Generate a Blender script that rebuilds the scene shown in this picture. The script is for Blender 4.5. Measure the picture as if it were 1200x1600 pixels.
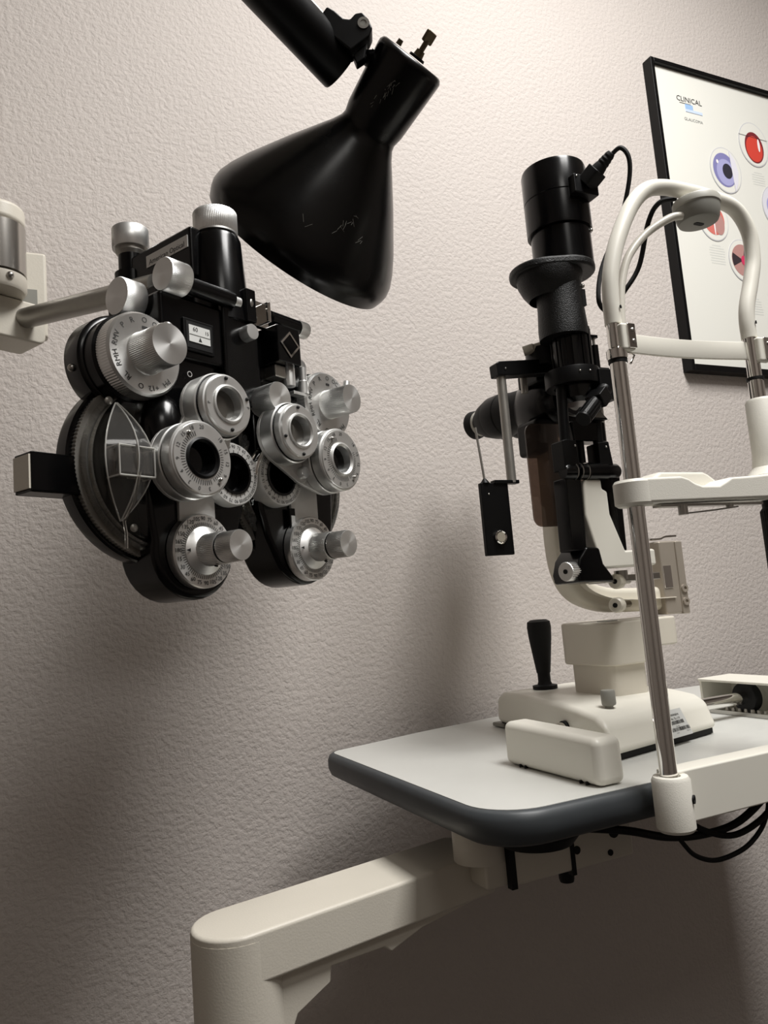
import bpy, bmesh, math, random
from math import sin, cos, pi, radians, sqrt, atan2
from mathutils import Vector, Matrix
random.seed(4)
for o in list(bpy.data.objects): bpy.data.objects.remove(o)
S = bpy.context.scene
COL = S.collection

# ------------------------------------------------------------------ camera, world, lights, exposure
cam = bpy.data.cameras.new('camera'); cam.sensor_fit = 'HORIZONTAL'; cam.sensor_width = 36; cam.lens = 36.0
cam.clip_start = .02; cam.clip_end = 30
co = bpy.data.objects.new('camera', cam); COL.objects.link(co); S.camera = co
YAW, PITCH, ROLL = radians(25), radians(7), radians(4.7)
_f = Vector((sin(YAW)*cos(PITCH), cos(YAW)*cos(PITCH), sin(PITCH)))
_r = Vector((cos(YAW), -sin(YAW), 0)); _u = _r.cross(_f)
_R = _r*cos(ROLL) - _u*sin(ROLL); _U = _r*sin(ROLL) + _u*cos(ROLL)
m = Matrix((_R, _U, -_f)).transposed().to_4x4(); m.translation = (0, 0, 1.15)
co.matrix_world = m

w = bpy.data.worlds.new('world'); S.world = w; w.use_nodes = True
w.node_tree.nodes['Background'].inputs[0].default_value = (.8, .85, 1, 1)
w.node_tree.nodes['Background'].inputs[1].default_value = .05
S.view_settings.view_transform = 'Standard'; S.view_settings.look = 'None'
S.view_settings.gamma = 1; S.view_settings.use_curve_mapping = False
S.view_settings.exposure = .24

def area(name, loc, target, sx, sy, power, col, spread=180):
    l = bpy.data.lights.new(name, 'AREA'); l.shape = 'RECTANGLE'; l.size = sx; l.size_y = sy
    l.energy = power; l.color = col; l.spread = radians(spread)
    o = bpy.data.objects.new(name, l); COL.objects.link(o); o.location = loc
    o.rotation_euler = (Vector(target) - Vector(loc)).to_track_quat('-Z', 'Y').to_euler()
    return o
area('ceiling_light_over_table', (.9, .0, 2.95), (.9, .0, 0), .6, 1.1, 54, (1, .985, .962))
area('fill_light_behind', (.2, -1.5, 2.95), (.2, -1.5, 0), .6, .6, 7, (1, .97, .92))  # unseen fill added behind the camera to lift the shadows

# ------------------------------------------------------------------ helpers
def lin(c):
    if isinstance(c, str):
        c = [int(c[i:i+2], 16)/255 for i in (0, 2, 4)]
    return tuple(x/12.92 if x <= .04045 else ((x+.055)/1.055)**2.4 for x in c) + (1,)

MATS = {}
def mat(name, col, rough=.5, metal=0, coat=0, bump=None, noise=None, aniso=0, spec=.5, emit=0):
    m = bpy.data.materials.new(name); m.use_nodes = True; MATS[name] = m
    nt = m.node_tree; b = nt.nodes['Principled BSDF']; L = nt.links.new
    b.inputs['Base Color'].default_value = lin(col); b.inputs['Roughness'].default_value = rough
    b.inputs['Metallic'].default_value = metal; b.inputs['Coat Weight'].default_value = coat
    b.inputs['Coat Roughness'].default_value = .08
    b.inputs['Specular IOR Level'].default_value = spec
    tc = nt.nodes.new('ShaderNodeTexCoord')
    if noise:       # (scale, amount): faint mottling of the colour and gloss
        n = nt.nodes.new('ShaderNodeTexNoise'); n.inputs['Scale'].default_value = noise[0]; n.inputs['Detail'].default_value = 5
        L(tc.outputs['Object'], n.inputs['Vector'])
        mx = nt.nodes.new('ShaderNodeMix'); mx.data_type = 'RGBA'
        c = lin(col); mx.inputs[6].default_value = tuple(x*(1-noise[1]) for x in c[:3])+(1,)
        mx.inputs[7].default_value = tuple(min(1, x*(1+noise[1])) for x in c[:3])+(1,)
        L(n.outputs['Fac'], mx.inputs[0]); L(mx.outputs[2], b.inputs['Base Color'])
        mr = nt.nodes.new('ShaderNodeMapRange'); mr.inputs[3].default_value = max(0, rough-.06); mr.inputs[4].default_value = min(1, rough+.08)
        L(n.outputs['Fac'], mr.inputs[0]); L(mr.outputs[0], b.inputs['Roughness'])
    if bump:        # (scale, strength, distance)
        n = nt.nodes.new('ShaderNodeTexNoise'); n.inputs['Scale'].default_value = bump[0]; n.inputs['Detail'].default_value = 3
        L(tc.outputs['Object'], n.inputs['Vector'])
        bp = nt.nodes.new('ShaderNodeBump'); bp.inputs['Strength'].default_value = bump[1]; bp.inputs['Distance'].default_value = bump[2]
        L(n.outputs['Fac'], bp.inputs['Height']); L(bp.outputs['Normal'], b.inputs['Normal'])
    if aniso:
        b.inputs['Anisotropic'].default_value = aniso
        t = nt.nodes.new('ShaderNodeTangent'); t.direction_type = 'RADIAL'; t.axis = 'Z'
        L(t.outputs[0], b.inputs['Tangent'])
    if emit:
        b.inputs['Emission Color'].default_value = lin(col); b.inputs['Emission Strength'].default_value = emit
    return m

def wall_material():
    m = bpy.data.materials.new('wall_paint'); m.use_nodes = True; nt = m.node_tree; L = nt.links.new
    b = nt.nodes['Principled BSDF']; b.inputs['Roughness'].default_value = .62; b.inputs['Specular IOR Level'].default_value = .3
    tc = nt.nodes.new('ShaderNodeTexCoord')
    n1 = nt.nodes.new('ShaderNodeTexNoise'); n1.inputs['Scale'].default_value = 125; n1.inputs['Detail'].default_value = 4
    n1.inputs['Roughness'].default_value = .55; n1.inputs['Distortion'].default_value = .15
    L(tc.outputs['Object'], n1.inputs['Vector'])
    r1 = nt.nodes.new('ShaderNodeMapRange'); r1.interpolation_type = 'SMOOTHSTEP'
    r1.inputs[1].default_value = .25; r1.inputs[2].default_value = .68
    L(n1.outputs['Fac'], r1.inputs[0])
    bp = nt.nodes.new('ShaderNodeBump'); bp.inputs['Strength'].default_value = .55; bp.inputs['Distance'].default_value = .0015
    L(r1.outputs[0], bp.inputs['Height']); L(bp.outputs['Normal'], b.inputs['Normal'])
    n3 = nt.nodes.new('ShaderNodeTexNoise'); n3.inputs['Scale'].default_value = 3; L(tc.outputs['Object'], n3.inputs['Vector'])
    mx = nt.nodes.new('ShaderNodeMix'); mx.data_type = 'RGBA'
    mx.inputs[6].default_value = lin('c4bcb6'); mx.inputs[7].default_value = lin('cac2bc')
    L(n3.outputs['Fac'], mx.inputs[0]); L(mx.outputs[2], b.inputs['Base Color'])
    return m

def clear_material(name, tint, dens, rough=.06, gloss=(1, 1, 1)):
    """thin clear plastic: see-through with a tint, a little milky body and a Fresnel sheen"""
    m = bpy.data.materials.new(name); m.use_nodes = True; nt = m.node_tree; L = nt.links.new; MATS[name] = m
    nt.nodes.remove(nt.nodes['Principled BSDF']); out = nt.nodes['Material Output']
    t = nt.nodes.new('ShaderNodeBsdfTransparent'); t.inputs[0].default_value = lin(tint)
    d = nt.nodes.new('ShaderNodeBsdfDiffuse'); d.inputs[0].default_value = lin(tint)
    g = nt.nodes.new('ShaderNodeBsdfGlossy'); g.inputs['Roughness'].default_value = rough; g.inputs[0].default_value = (*gloss, 1)
    m1 = nt.nodes.new('ShaderNodeMixShader'); m1.inputs[0].default_value = dens
    L(t.outputs[0], m1.inputs[1]); L(d.outputs[0], m1.inputs[2])
    lw = nt.nodes.new('ShaderNodeFresnel'); lw.inputs[0].default_value = 1.5
    m2 = nt.nodes.new('ShaderNodeMixShader'); L(lw.outputs[0], m2.inputs[0])
    L(m1.outputs[0], m2.inputs[1]); L(g.outputs[0], m2.inputs[2]); L(m2.outputs[0], out.inputs[0])
    return m

WALL = wall_material()
mat('ceiling_paint', 'd8d4cc', .8); mat('side_wall_paint', '8a817a', .7, noise=(5, .04)); mat('floor_vinyl', '2e2a27', .7, noise=(6, .15))
BLACK = mat('black_enamel', '040405', .2, noise=(30, .2), spec=.32)
BLACKM = mat('black_satin', '060607', .38, noise=(40, .2), spec=.22)
CRINKLE = mat('black_crinkle', '070707', .45, bump=(700, .8, .001), spec=.35)
SHADE = mat('shade_black', '050505', .24, noise=(25, .25), spec=.32)
RUBBER = mat('rubber_black', '070707', .6, spec=.3)
ALU = mat('turned_aluminium', 'e4e4e2', .33, .9, aniso=.7)
ALUB = mat('brushed_aluminium', 'dededc', .38, .88, noise=(60, .06))
ALUM = mat('matt_aluminium', 'd2d1ce', .5, .55, noise=(80, .05))
ROD = mat('rod_steel', 'a3a09a', .4, .75, noise=(50, .12))
SWIV = mat('swivel_steel', 'b0aca6', .22, .9)
CHROME = mat('chrome', 'e6e4e0', .06, 1)
STEEL = mat('steel_screw', 'b5b3ae', .3, 1)
BRASS = mat('aged_brass', '6d6350', .45, .9, noise=(300, .3))
CREAM = mat('cream_enamel', 'd3cdc0', .42, bump=(500, .25, .0006), noise=(20, .03))
CREAMS = mat('cream_smooth', 'd9d3c4', .35, noise=(20, .03))
WHITE = mat('white_plastic', 'e4e1d6', .38, noise=(15, .02))
WHITET = mat('white_powder_coat', 'e0ddd3', .5, bump=(900, .35, .0005))
GREYP = mat('grey_plastic', '8c8b84', .45)
GREYL = mat('light_grey_plastic', 'a9a79e', .45)
TAUPE = mat('taupe_metal', 'a59c90', .42, .35, noise=(30, .05))
TABLE = mat('table_laminate', 'd0d0cb', .32, noise=(60, .02))
EDGE = mat('edge_vinyl', '3c4043', .45, noise=(40, .12))
INK = mat('ink', '141312', .7); INKG = mat('ink_grey', '8d8f8c', .8)
PAPER = mat('poster_paper', 'e8e7df', .25)
LABELP = mat('label_paper', 'cfd0cd', .5)
LENS = mat('lens_dark', '040405', .08, spec=.25)
LENSG = mat('lens_glass', '4d4a45', .06, .2, coat=1)
DARKG = mat('dark_green_black', '0a100e', .3)
SMOKE = clear_material('smoked_brown_plastic', 'a1938a', .13)
CLEAR = clear_material('clear_plastic', 'f4f4f0', .012, .04)
CLEARG = clear_material('clear_grey_plastic', 'eceae6', .055, .08)
CLEAR_GLINT = clear_material('painted_edge_glint', 'f0efea', .45, .1)  # paler body colour paints the light caught on clear edges
CLEARR = clear_material('clear_plastic_ring', 'e8e7e2', .10, .12)
TUBEW = mat('white_tube', 'd8d4c9', .35)

I4 = Matrix()
def T(x, y, z): return Matrix.Translation((x, y, z))
def axis_m(p, d, up=(0, 0, 1)):
    """frame at p whose z runs along d"""
    z = Vector(d).normalized(); u = Vector(up)
    if abs(z.dot(u)) > .98: u = Vector((0, 1, 0))
    x = u.cross(z).normalized(); y = z.cross(x)
    m = Matrix((x, y, z)).transposed().to_4x4(); m.translation = p
    return m
def rrect(w, h, r, n=5):
    r = min(r, w/2-1e-5, h/2-1e-5); P = []
    for cx, cy, a0 in ((w/2-r, h/2-r, 0), (-w/2+r, h/2-r, 90), (-w/2+r, -h/2+r, 180), (w/2-r, -h/2+r, 270)):
        for i in range(n+1):
            a = radians(a0+90*i/n); P.append((cx+r*cos(a), cy+r*sin(a)))
    return P
def circ(cx, cy, r, n=32): return [(cx+r*cos(2*pi*i/n), cy+r*sin(2*pi*i/n)) for i in range(n)]
def hull(pts):
    pts = sorted(set((round(x, 6), round(y, 6)) for x, y in pts))
    def half(ps):
        h = []
        for p in ps:
            while len(h) > 1 and (h[-1][0]-h[-2][0])*(p[1]-h[-2][1])-(h[-1][1]-h[-2][1])*(p[0]-h[-2][0]) <= 0: h.pop()
            h.append(p)
        return h
    a = half(pts); b = half(pts[::-1]); return a[:-1]+b[:-1]
def spline(P, n=8):
    P = [Vector(p) for p in P]; out = []
    Q = [P[0]*2-P[1]]+P+[P[-1]*2-P[-2]]
    for i in range(1, len(Q)-2):
        a, b, c, d = Q[i-1:i+3]
        for k in range(n):
            t = k/n
            out.append(.5*((2*b)+(c-a)*t+(2*a-5*b+4*c-d)*t*t+(3*b-a-3*c+d)*t**3))
    out.append(P[-1]); return out

class MB:
    def __init__(s): s.v = []; s.f = []
    def add(s, vs, fs, M=I4):
        o = len(s.v); s.v += [M @ Vector(p) for p in vs]; s.f += [[i+o for i in f] for f in fs]; return s
    def box(s, x0, x1, y0, y1, z0, z1, M=I4):
        v = [(x, y, z) for x in (x0, x1) for y in (y0, y1) for z in (z0, z1)]
        return s.add(v, [(0, 1, 3, 2), (4, 6, 7, 5), (0, 4, 5, 1), (2, 3, 7, 6), (0, 2, 6, 4), (1, 5, 7, 3)], M)
    def prism(s, poly, z0, z1, M=I4, inset=0):
        n = len(poly)
        v = [(x, y, z0) for x, y in poly]+[(x, y, z1) for x, y in poly]
        f = [list(range(n))[::-1], list(range(n, 2*n))]+[(i, (i+1) % n, n+(i+1) % n, n+i) for i in range(n)]
        return s.add(v, f, M)
    def lathe(s, prof, M=I4, seg=48, closed=False):
        v = []; rows = []
        for p in prof:
            r, z = p[0], p[1]; k = p[2] if len(p) > 2 else 0
            if r < 1e-6: rows.append([len(v)]); v.append((0, 0, z))
            else:
                rows.append(list(range(len(v), len(v)+seg)))
                for i in range(seg):
                    rr = r-(k if i % 2 else 0); a = 2*pi*i/seg; v.append((rr*cos(a), rr*sin(a), z))
        f = []
        pr = list(zip(rows, rows[1:]))+([(rows[-1], rows[0])] if closed else [])
        for a, b in pr:
            if len(a) == 1 and len(b) == 1: continue
            for i in range(seg):
                j = (i+1) % seg
                if len(a) == 1: f.append((a[0], b[j], b[i]))
                elif len(b) == 1: f.append((a[i], a[j], b[0]))
                else: f.append((a[i], a[j], b[j], b[i]))
        return s.add(v, f, M)
    def cyl(s, p0, p1, r0, r1=None, seg=32):
        r1 = r0 if r1 is None else r1; p0 = Vector(p0); p1 = Vector(p1); h = (p1-p0).length
        return s.lathe([(0, 0), (r0, 0), (r1, h), (0, h)], axis_m(p0, p1-p0), seg)
    def sweep(s, path, sec, up=None, closed_sec=True):
        path = [Vector(p) for p in path]; n = len(sec); v = []; X = None
        for i, p in enumerate(path):
            t = (path[min(i+1, len(path)-1)]-path[max(i-1, 0)]).normalized()
            if up is not None:
                x = Vector(up).cross(t).normalized()
            elif X is None:
                a = Vector((0, 0, 1)) if abs(t.z) < .9 else Vector((0, 1, 0)); x = a.cross(t).normalized()
            else: x = (X-t*X.dot(t)).normalized()
            X = x; y = t.cross(x)
            for a, b in sec: v.append(p+x*a+y*b)
        f = [tuple(range(n))[::-1], tuple(range(len(v)-n, len(v)))]
        for i in range(len(path)-1):
            for j in range(n):
                k = (j+1) % n; f.append((i*n+j, i*n+k, (i+1)*n+k, (i+1)*n+j))
        return s.add(v, f)
    def tube(s, path, r, seg=14): return s.sweep(path, circ(0, 0, r, seg))
    def ball(s, c, r, sc=(1, 1, 1), seg=24, M=I4):
        pr = [(max(0, r*sin(pi*i/12)), -r*cos(pi*i/12)) for i in range(13)]; pr[0] = (0, -r); pr[-1] = (0, r)
        return s.lathe(pr, M @ T(*c) @ Matrix.Diagonal((*sc, 1)), seg)

def tag(o, label=None, cat=None, group=None, kind=None):
    for k, v in (('label', label), ('category', cat), ('group', group), ('kind', kind)):
        if v: o[k] = v
    return o
def obj(name, mb, m, parent=None, bevel=0, seg=2, sharp=32, flat=False, local=None):
    """one mesh object; with a parent Empty the points are world points unless the parent is marked local"""
    me = bpy.data.meshes.new(name)
    off = Vector((0, 0, 0)); q = parent
    if local is None:
        while q is not None:
            if q.get('_loc'): off = Vector((0, 0, 0)); break
            off = off + q.location; q = q.parent
    vs = [p-off for p in mb.v]
    me.from_pydata(vs, [], mb.f); me.validate()
    bm = bmesh.new(); bm.from_mesh(me); bmesh.ops.recalc_face_normals(bm, faces=bm.faces); bm.to_mesh(me); bm.free()
    if not flat:
        for p in me.polygons: p.use_smooth = True
        me.set_sharp_from_angle(angle=radians(sharp))
    me.materials.append(m)
    o = bpy.data.objects.new(name, me); COL.objects.link(o)
    if parent: o.parent = parent
    if local is not None: o.matrix_local = local
    if bevel:
        b = o.modifiers.new('bevel', 'BEVEL'); b.width = bevel; b.segments = seg; b.limit_method = 'ANGLE'
        b.angle_limit = radians(32); b.harden_normals = True
    return o
def empty(name, loc, label, cat, group=None, rz=None):
    o = bpy.data.objects.new(name, None); COL.objects.link(o); o.location = loc; o.empty_display_size = .05
    if rz is not None: o.rotation_euler.z = rz; o['_loc'] = 1
    return tag(o, label, cat, group)
def part(name, mb, m, parent, label=None, **k):
    o = obj(name, mb, m, parent, **k)
    if label: o['label'] = label
    return o
def turned(name, prof, M, m, parent, seg=96):
    """a turned part with its own axis as local z (so brushed highlights run around the axis)"""
    root = parent; chain = []
    MM = M
    if not root.get('_loc'):
        q = root; off = Vector((0, 0, 0))
        while q is not None: off += q.location; q = q.parent
        MM = T(*(-off)) @ M
    elif root.type == 'MESH' and root.matrix_local != I4:
        MM = root.matrix_local.inverted() @ M
    mb = MB().lathe(prof, seg=seg)
    o = obj(name, mb, m, root, local=MM)
    o['_loc'] = 1
    return o

_glyph = {}
def glyphs(s, size):
    if s not in _glyph:
        cu = bpy.data.curves.new('t', 'FONT'); cu.body = s; cu.size = 1; cu.align_x = 'CENTER'; cu.align_y = 'CENTER'; cu.resolution_u = 2
        o = bpy.data.objects.new('t', cu); COL.objects.link(o)
        me = bpy.data.meshes.new_from_object(o.evaluated_get(bpy.context.evaluated_depsgraph_get()))
        _glyph[s] = ([tuple(v.co) for v in me.vertices], [tuple(p.vertices) for p in me.polygons])
        bpy.data.objects.remove(o); bpy.data.curves.remove(cu); bpy.data.meshes.remove(me)
    v, f = _glyph[s]
    return [(x*size, y*size, 0) for x, y, z in v], f
def text(mb, s, size, M): v, f = glyphs(s, size); mb.add(v, f, M)
def dial_marks(labels, R, size, M, ticks=(), radial=True):
    """labels: (degrees counter-clockwise from the top, text); ticks: (from, to, step, r0, r1, width)"""
    mb = MB()
    for a, s in labels:
        rz = radians(a)
        text(mb, s, size, M @ T(-R*sin(rz), R*cos(rz), 0) @ (Matrix.Rotation(rz, 4, 'Z') if radial else I4))
    for a0, a1, st, r0, r1, wd in ticks:
        a = a0
        while a <= a1+1e-6:
            mb.add([(-wd/2, r0, 0), (wd/2, r0, 0), (wd/2, r1, 0), (-wd/2, r1, 0)], [(0, 1, 2, 3)], M @ Matrix.Rotation(radians(a), 4, 'Z')); a += st
    return mb

# ------------------------------------------------------------------ the room
WY = 1.2; X0, X1, Y0, Z1 = -1.4, 2.9, -2.2, 3.0
def struct(name, mb, m): return tag(obj(name, mb, m, flat=True), kind='structure')
struct('wall_back', MB().box(X0, X1, WY, WY+.1, 0, Z1), WALL)
struct('wall_left', MB().box(X0-.1, X0, Y0, WY, 0, Z1), MATS['side_wall_paint'])
struct('wall_right', MB().box(X1, X1+.1, Y0, WY, 0, Z1), MATS['side_wall_paint'])
struct('wall_front', MB().box(X0, X1, Y0-.1, Y0, 0, Z1), MATS['side_wall_paint'])
struct('floor', MB().box(X0, X1, Y0, WY, -.05, 0), MATS['floor_vinyl'])
struct('ceiling', MB().box(X0, X1, Y0, WY, Z1, Z1+.05), MATS['ceiling_paint'])

# ------------------------------------------------------------------ framed poster
def poster():
    x0, x1, z0, z1 = 1.309, 1.875, 1.603, 2.343; yb, yf = WY, WY-.026; t = .010
    r = empty('framed_poster', (x0, WY, z0), 'black framed eye disease poster hanging on the wall behind the chin rest', 'poster')
    def bar(a0, a1, c0, c1, nm): part(nm, MB().box(a0, a1, yf, yb, c0, c1), BLACKM, r, bevel=.0012)
    bar(x0, x0+t, z0, z1, 'frame_rail'); bar(x1-t, x1, z0, z1, 'frame_rail')
    bar(x0+t, x1-t, z1-t, z1, 'frame_rail'); bar(x0+t, x1-t, z0, z0+t+.004, 'frame_rail')
    sh = part('print_sheet', MB().box(x0+t, x1-t, WY-.016, WY-.008, z0+t, z1-t), PAPER, r)
    yy = WY-.0166
    def PM(x, z, d=0): # text plane facing the room (-y)
        return Matrix(((1, 0, 0, x), (0, 0, -1, yy-d), (0, 1, 0, z), (0, 0, 0, 1)))
    mb = MB(); text(mb, 'CLINICAL', .0185, PM(1.424, 2.263)); 
    mb.add([(-.036, 0, 0), (.0, 0, 0), (.0, .0012, 0), (-.036, .0012, 0)], [(0, 1, 2, 3)], PM(1.428, 2.2525))
    part('lettering', mb, INK, sh, flat=True)
    mb = MB(); text(mb, 'GLAUCOMA', .0105, PM(1.430, 2.214)); part('lettering', mb, INKG, sh, flat=True)
    B1 = mat('print_blue', '9fc0e6', .4); B2 = mat('print_pale_blue', 'cddcf0', .4)
    part('blue_logo_bar', MB().box(1.409, 1.433, yy-.0004, yy+.001, 2.240, 2.252), B1, sh, flat=True)
    part('blue_logo_bar', MB().box(1.409, 1.462, yy-.0003, yy+.001, 2.233, 2.240), B2, sh, flat=True)
    RIM = mat('print_rim_grey', 'c9c9cc', .4); SCL = mat('print_sclera', 'e2e0e8', .4); VIO = mat('print_violet', '8583b4', .4)
    LAV = mat('print_lavender', 'a9a8d2', .4); RED = mat('print_red', 'd5493c', .4); DRED = mat('print_dark_red', '7c2d33', .4)
    PINK = mat('print_pink', 'b98c86', .4); DARK = mat('print_dark', '3a3035', .4); HOT = mat('print_magenta', 'd43a62', .4)
    SALM = mat('print_salmon', 'd5766c', .4); PUP = mat('print_pupil', '33313c', .4); GLI = mat('print_glint', 'f4eeee', .4)
    def ell(cx, cz, rx, rz, n=40, a0=0, a1=360):
        return [(cx+rx*cos(radians(a0+(a1-a0)*i/n)), cz+rz*sin(radians(a0+(a1-a0)*i/n))) for i in range(n+(a1-a0 < 360))]
    def flat(poly, m, layer, par, nm):
        mb = MB(); d = .0003*layer
        mb.add([(x, yy-d, z) for x, z in poly], [list(range(len(poly)))]); part(nm, mb, m, par, flat=True)
    def eye(cx, cz, rx, rz, kind):
        e = part('eye_drawing', MB().prism([(x-cx, z-cz) for x, z in ell(cx, cz, rx, rz)], 0, .0006, PM(cx, cz)), RIM, sh, flat=True)
        flat(ell(cx, cz, rx*.96, rz*.96), PAPER if kind != 'lens' else SCL, 3, e, 'sclera')
        if kind == 'red':
            flat(ell(cx, cz-.008, rx*.64, rz*.70), DRED, 4, e, 'iris'); flat(ell(cx-.001, cz-.012, rx*.56, rz*.58), RED, 5, e, 'iris')
            flat(ell(cx+.016, cz, .004, .017), GLI, 6, e, 'glint'); flat([(cx-rx, cz+.019), (cx+rx, cz+.017), (cx+rx, cz+.018), (cx-rx, cz+.020)], DARK, 6, e, 'line')
        elif kind == 'violet':
            flat(ell(cx-.004, cz, rx*.74, rz*.74), VIO, 4, e, 'iris'); flat(ell(cx-.002, cz-.006, rx*.58, rz*.58), LAV, 5, e, 'iris')
            flat(ell(cx+.004, cz-.002, .016, .019), PUP, 6, e, 'pupil'); flat(ell(cx-.026, cz+.018, .0035, .005), GLI, 6, e, 'glint')
            flat([(cx+.016, cz+.052), (cx+.034, cz+.03), (cx+.040, cz), (cx+.034, cz-.03), (cx+.022, cz-.052)], SCL, 7, e, 'cornea')
        elif kind == 'salmon':
            flat(ell(cx, cz, rx*.72, rz*.72), SALM, 4, e, 'iris'); flat(ell(cx+.016, cz-.01, rx*.35, rz*.5), PINK, 5, e, 'iris'); flat(ell(cx, cz-.02, .002, .02), GLI, 6, e, 'glint')
        elif kind == 'sector':
            flat(ell(cx, cz, rx*.80, rz*.76), PINK, 4, e, 'iris')
            for a0, a1 in ((155, 205), (15, 75), (-65, -15)): flat([(cx, cz)]+ell(cx, cz, rx*.78, rz*.74, 8, a0, a1), DARK, 5, e, 'sector')
            flat(ell(cx+.002, cz, .009, .012), HOT, 6, e, 'pupil')
        else:
            flat(ell(cx, cz, rx*.7, rz*.6), LAV if kind == 'lens' else SALM, 4, e, 'iris')
    eye(1.623, 2.190, .050, .058, 'red'); eye(1.513, 2.104, .051, .058, 'violet'); eye(1.448, 1.972, .048, .053, 'salmon')
    eye(1.527, 1.881, .046, .052, 'sector'); eye(1.672, 2.035, .050, .056, 'lens'); eye(1.655, 1.812, .050, .056, 'pink'); eye(1.755, 2.12, .050, .057, 'pink'); eye(1.77, 1.93, .05, .056, 'violet')
    def caption(cx, cz, n=6, wd=.05):
        mb = MB()
        for i in range(n):
            l = wd*(.55 if i == 0 else random.uniform(.82, 1)); mb.box(cx-l/2, cx+l/2, WY-.0161, WY-.0155, cz-i*.0062-.0011, cz-i*.0062+.0011)
        part('caption_lines', mb, mat('caption_ink', 'd0d1cb', .6) if 'caption_ink' not in MATS else MATS['caption_ink'], sh, flat=True)
    caption(1.624, 2.117); caption(1.447, 1.908, 8); caption(1.55, 1.79, 7, .045); caption(1.672, 1.965)
poster()

# ------------------------------------------------------------------ instrument table
TZ = .95
def table():
    r = empty('instrument_table', (.80, .86, TZ-.036), 'grey laminate instrument table top with dark rounded edge on the cream swing arm', 'table')
    P = []
    def arc(cx, cy, rr, a0, a1, n=9):
        for i in range(n+1): a = radians(a0+(a1-a0)*i/n); P.append((cx+rr*cos(a), cy+rr*sin(a)))
    arc(.440, .690, .055, 180, 270); arc(1.19, .675, .04, 270, 360); arc(1.19, 1.10, .03, 0, 90)
    for x, y in ((1.0, 1.145), (.85, 1.148), (.70, 1.142), (.55, 1.115), (.45, 1.088)): P.append((x, y))
    arc(.407, 1.055, .022, 100, 180)
    n = len(P); N = []
    for i in range(n):
        a = Vector(P[i-1]); b = Vector(P[(i+1) % n]); t = (b-a).normalized(); N.append(Vector((t.y, -t.x)))
    part('laminate_top', MB().prism(P, TZ-.003, TZ), TABLE, r)
    prof = [(-.0005, -.0006), (.003, -.0004), (.007, -.003), (.0095, -.009), (.0095, -.020), (.006, -.029), (-.003, -.035), (-.02, -.036)]
    v = []; f = []
    for d, z in prof:
        for p, q in zip(P, N): v.append((p[0]+q.x*d, p[1]+q.y*d, TZ+z))
    k = len(prof)
    for j in range(k-1):
        for i in range(n): h = (i+1) % n; f.append((j*n+i, j*n+h, (j+1)*n+h, (j+1)*n+i))
    f.append([(k-1)*n+i for i in range(n)]); f.append([i for i in range(n)])
    part('edge_band', MB().add(v, f), EDGE, r, 'dark grey rounded vinyl edge', sharp=50)
table()

# swing arm with its column
def swing_arm():
    az = radians(78.7); d = Vector((sin(az), cos(az))); nrm = Vector((-d.y, d.x))     # along the arm, and towards the wall
    c0 = Vector((.172, .783)); L = .30; hw = .043; zt = .862
    r = empty('swing_arm', (c0.x, c0.y, 0), 'cream enamel swing arm and column carrying the instrument table', 'support arm')
    M = Matrix(((d.x, nrm.x, 0, c0.x), (d.y, nrm.y, 0, c0.y), (0, 0, 1, 0), (0, 0, 0, 1)))
    P = [(hw*cos(radians(a)), hw*sin(radians(a))) for a in range(90, 271, 12)]
    part('arm_body', MB().prism(P+[(L, -hw), (L+.012, -hw*.5), (L+.012, hw*.5), (L, hw)], zt-.046, zt, M), CREAM, r, bevel=.004, seg=3)
    # the narrower web below the arm: drawn as a side view (u along the arm, height)
    W = [(.0, zt-.044), (.30, zt-.044), (.29, zt-.050), (.200, zt-.058), (.158, zt-.069), (.150, zt-.062), (.085, zt-.060), (.083, zt-.074), (.045, zt-.090), (.034, zt-.112), (.0, zt-.120)]
    MV = M @ Matrix(((1, 0, 0, 0), (0, 0, -1, hw*.72), (0, 1, 0, 0), (0, 0, 0, 1)))
    part('arm_web', MB().prism(W, 0, hw*1.44, MV), CREAM, r, bevel=.002)
    part('column', MB().lathe([(0, .0), (.09, .0), (.09, .02), (.045, .04), (.0432, .08), (.0432, zt-.008), (0, zt-.008)], T(c0.x, c0.y, 0), 48), CREAM, r)
    # joint and plate under the table
    part('pivot_hub', MB().lathe([(0, .862), (.030, .862), (.030, .898), (.028, .902), (0, .902)], T(.450, .785, 0), 40), CREAM, r, bevel=.001)
    part('pivot_disc', MB().lathe([(0, .876), (.040, .880), (.050, .892), (.052, .915), (0, .915)], T(.500, .745, 0), 48), RUBBER, r)
    part('joint_link', MB().box(.440, .52, .760, .83, .836, .872), CREAM, r, bevel=.004)
    pl = part('mounting_plate', MB().box(.468, .640, .752, .830, .836, .912), CREAM, r, bevel=.004)
    part('slot', MB().box(.4665, .474, .7512, .760, .834, .904), RUBBER, pl)
    part('slot', MB().box(.548, .5535, .7508, .760, .832, .912), RUBBER, pl)
    for x, z, q in ((.600, .882, .0035), (.612, .868, .007), (.604, .846, .0035), (.557, .858, .0045)):
        part('screw', MB().cyl((x, .7505, z), (x, .757, z), q), RUBBER, pl)
    part('lock_knob', MB().lathe([(0, 0), (.008, 0), (.009, .004), (.009, .016), (0, .018)], T(.556, .775, .818), 24), RUBBER, r)
swing_arm()

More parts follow.
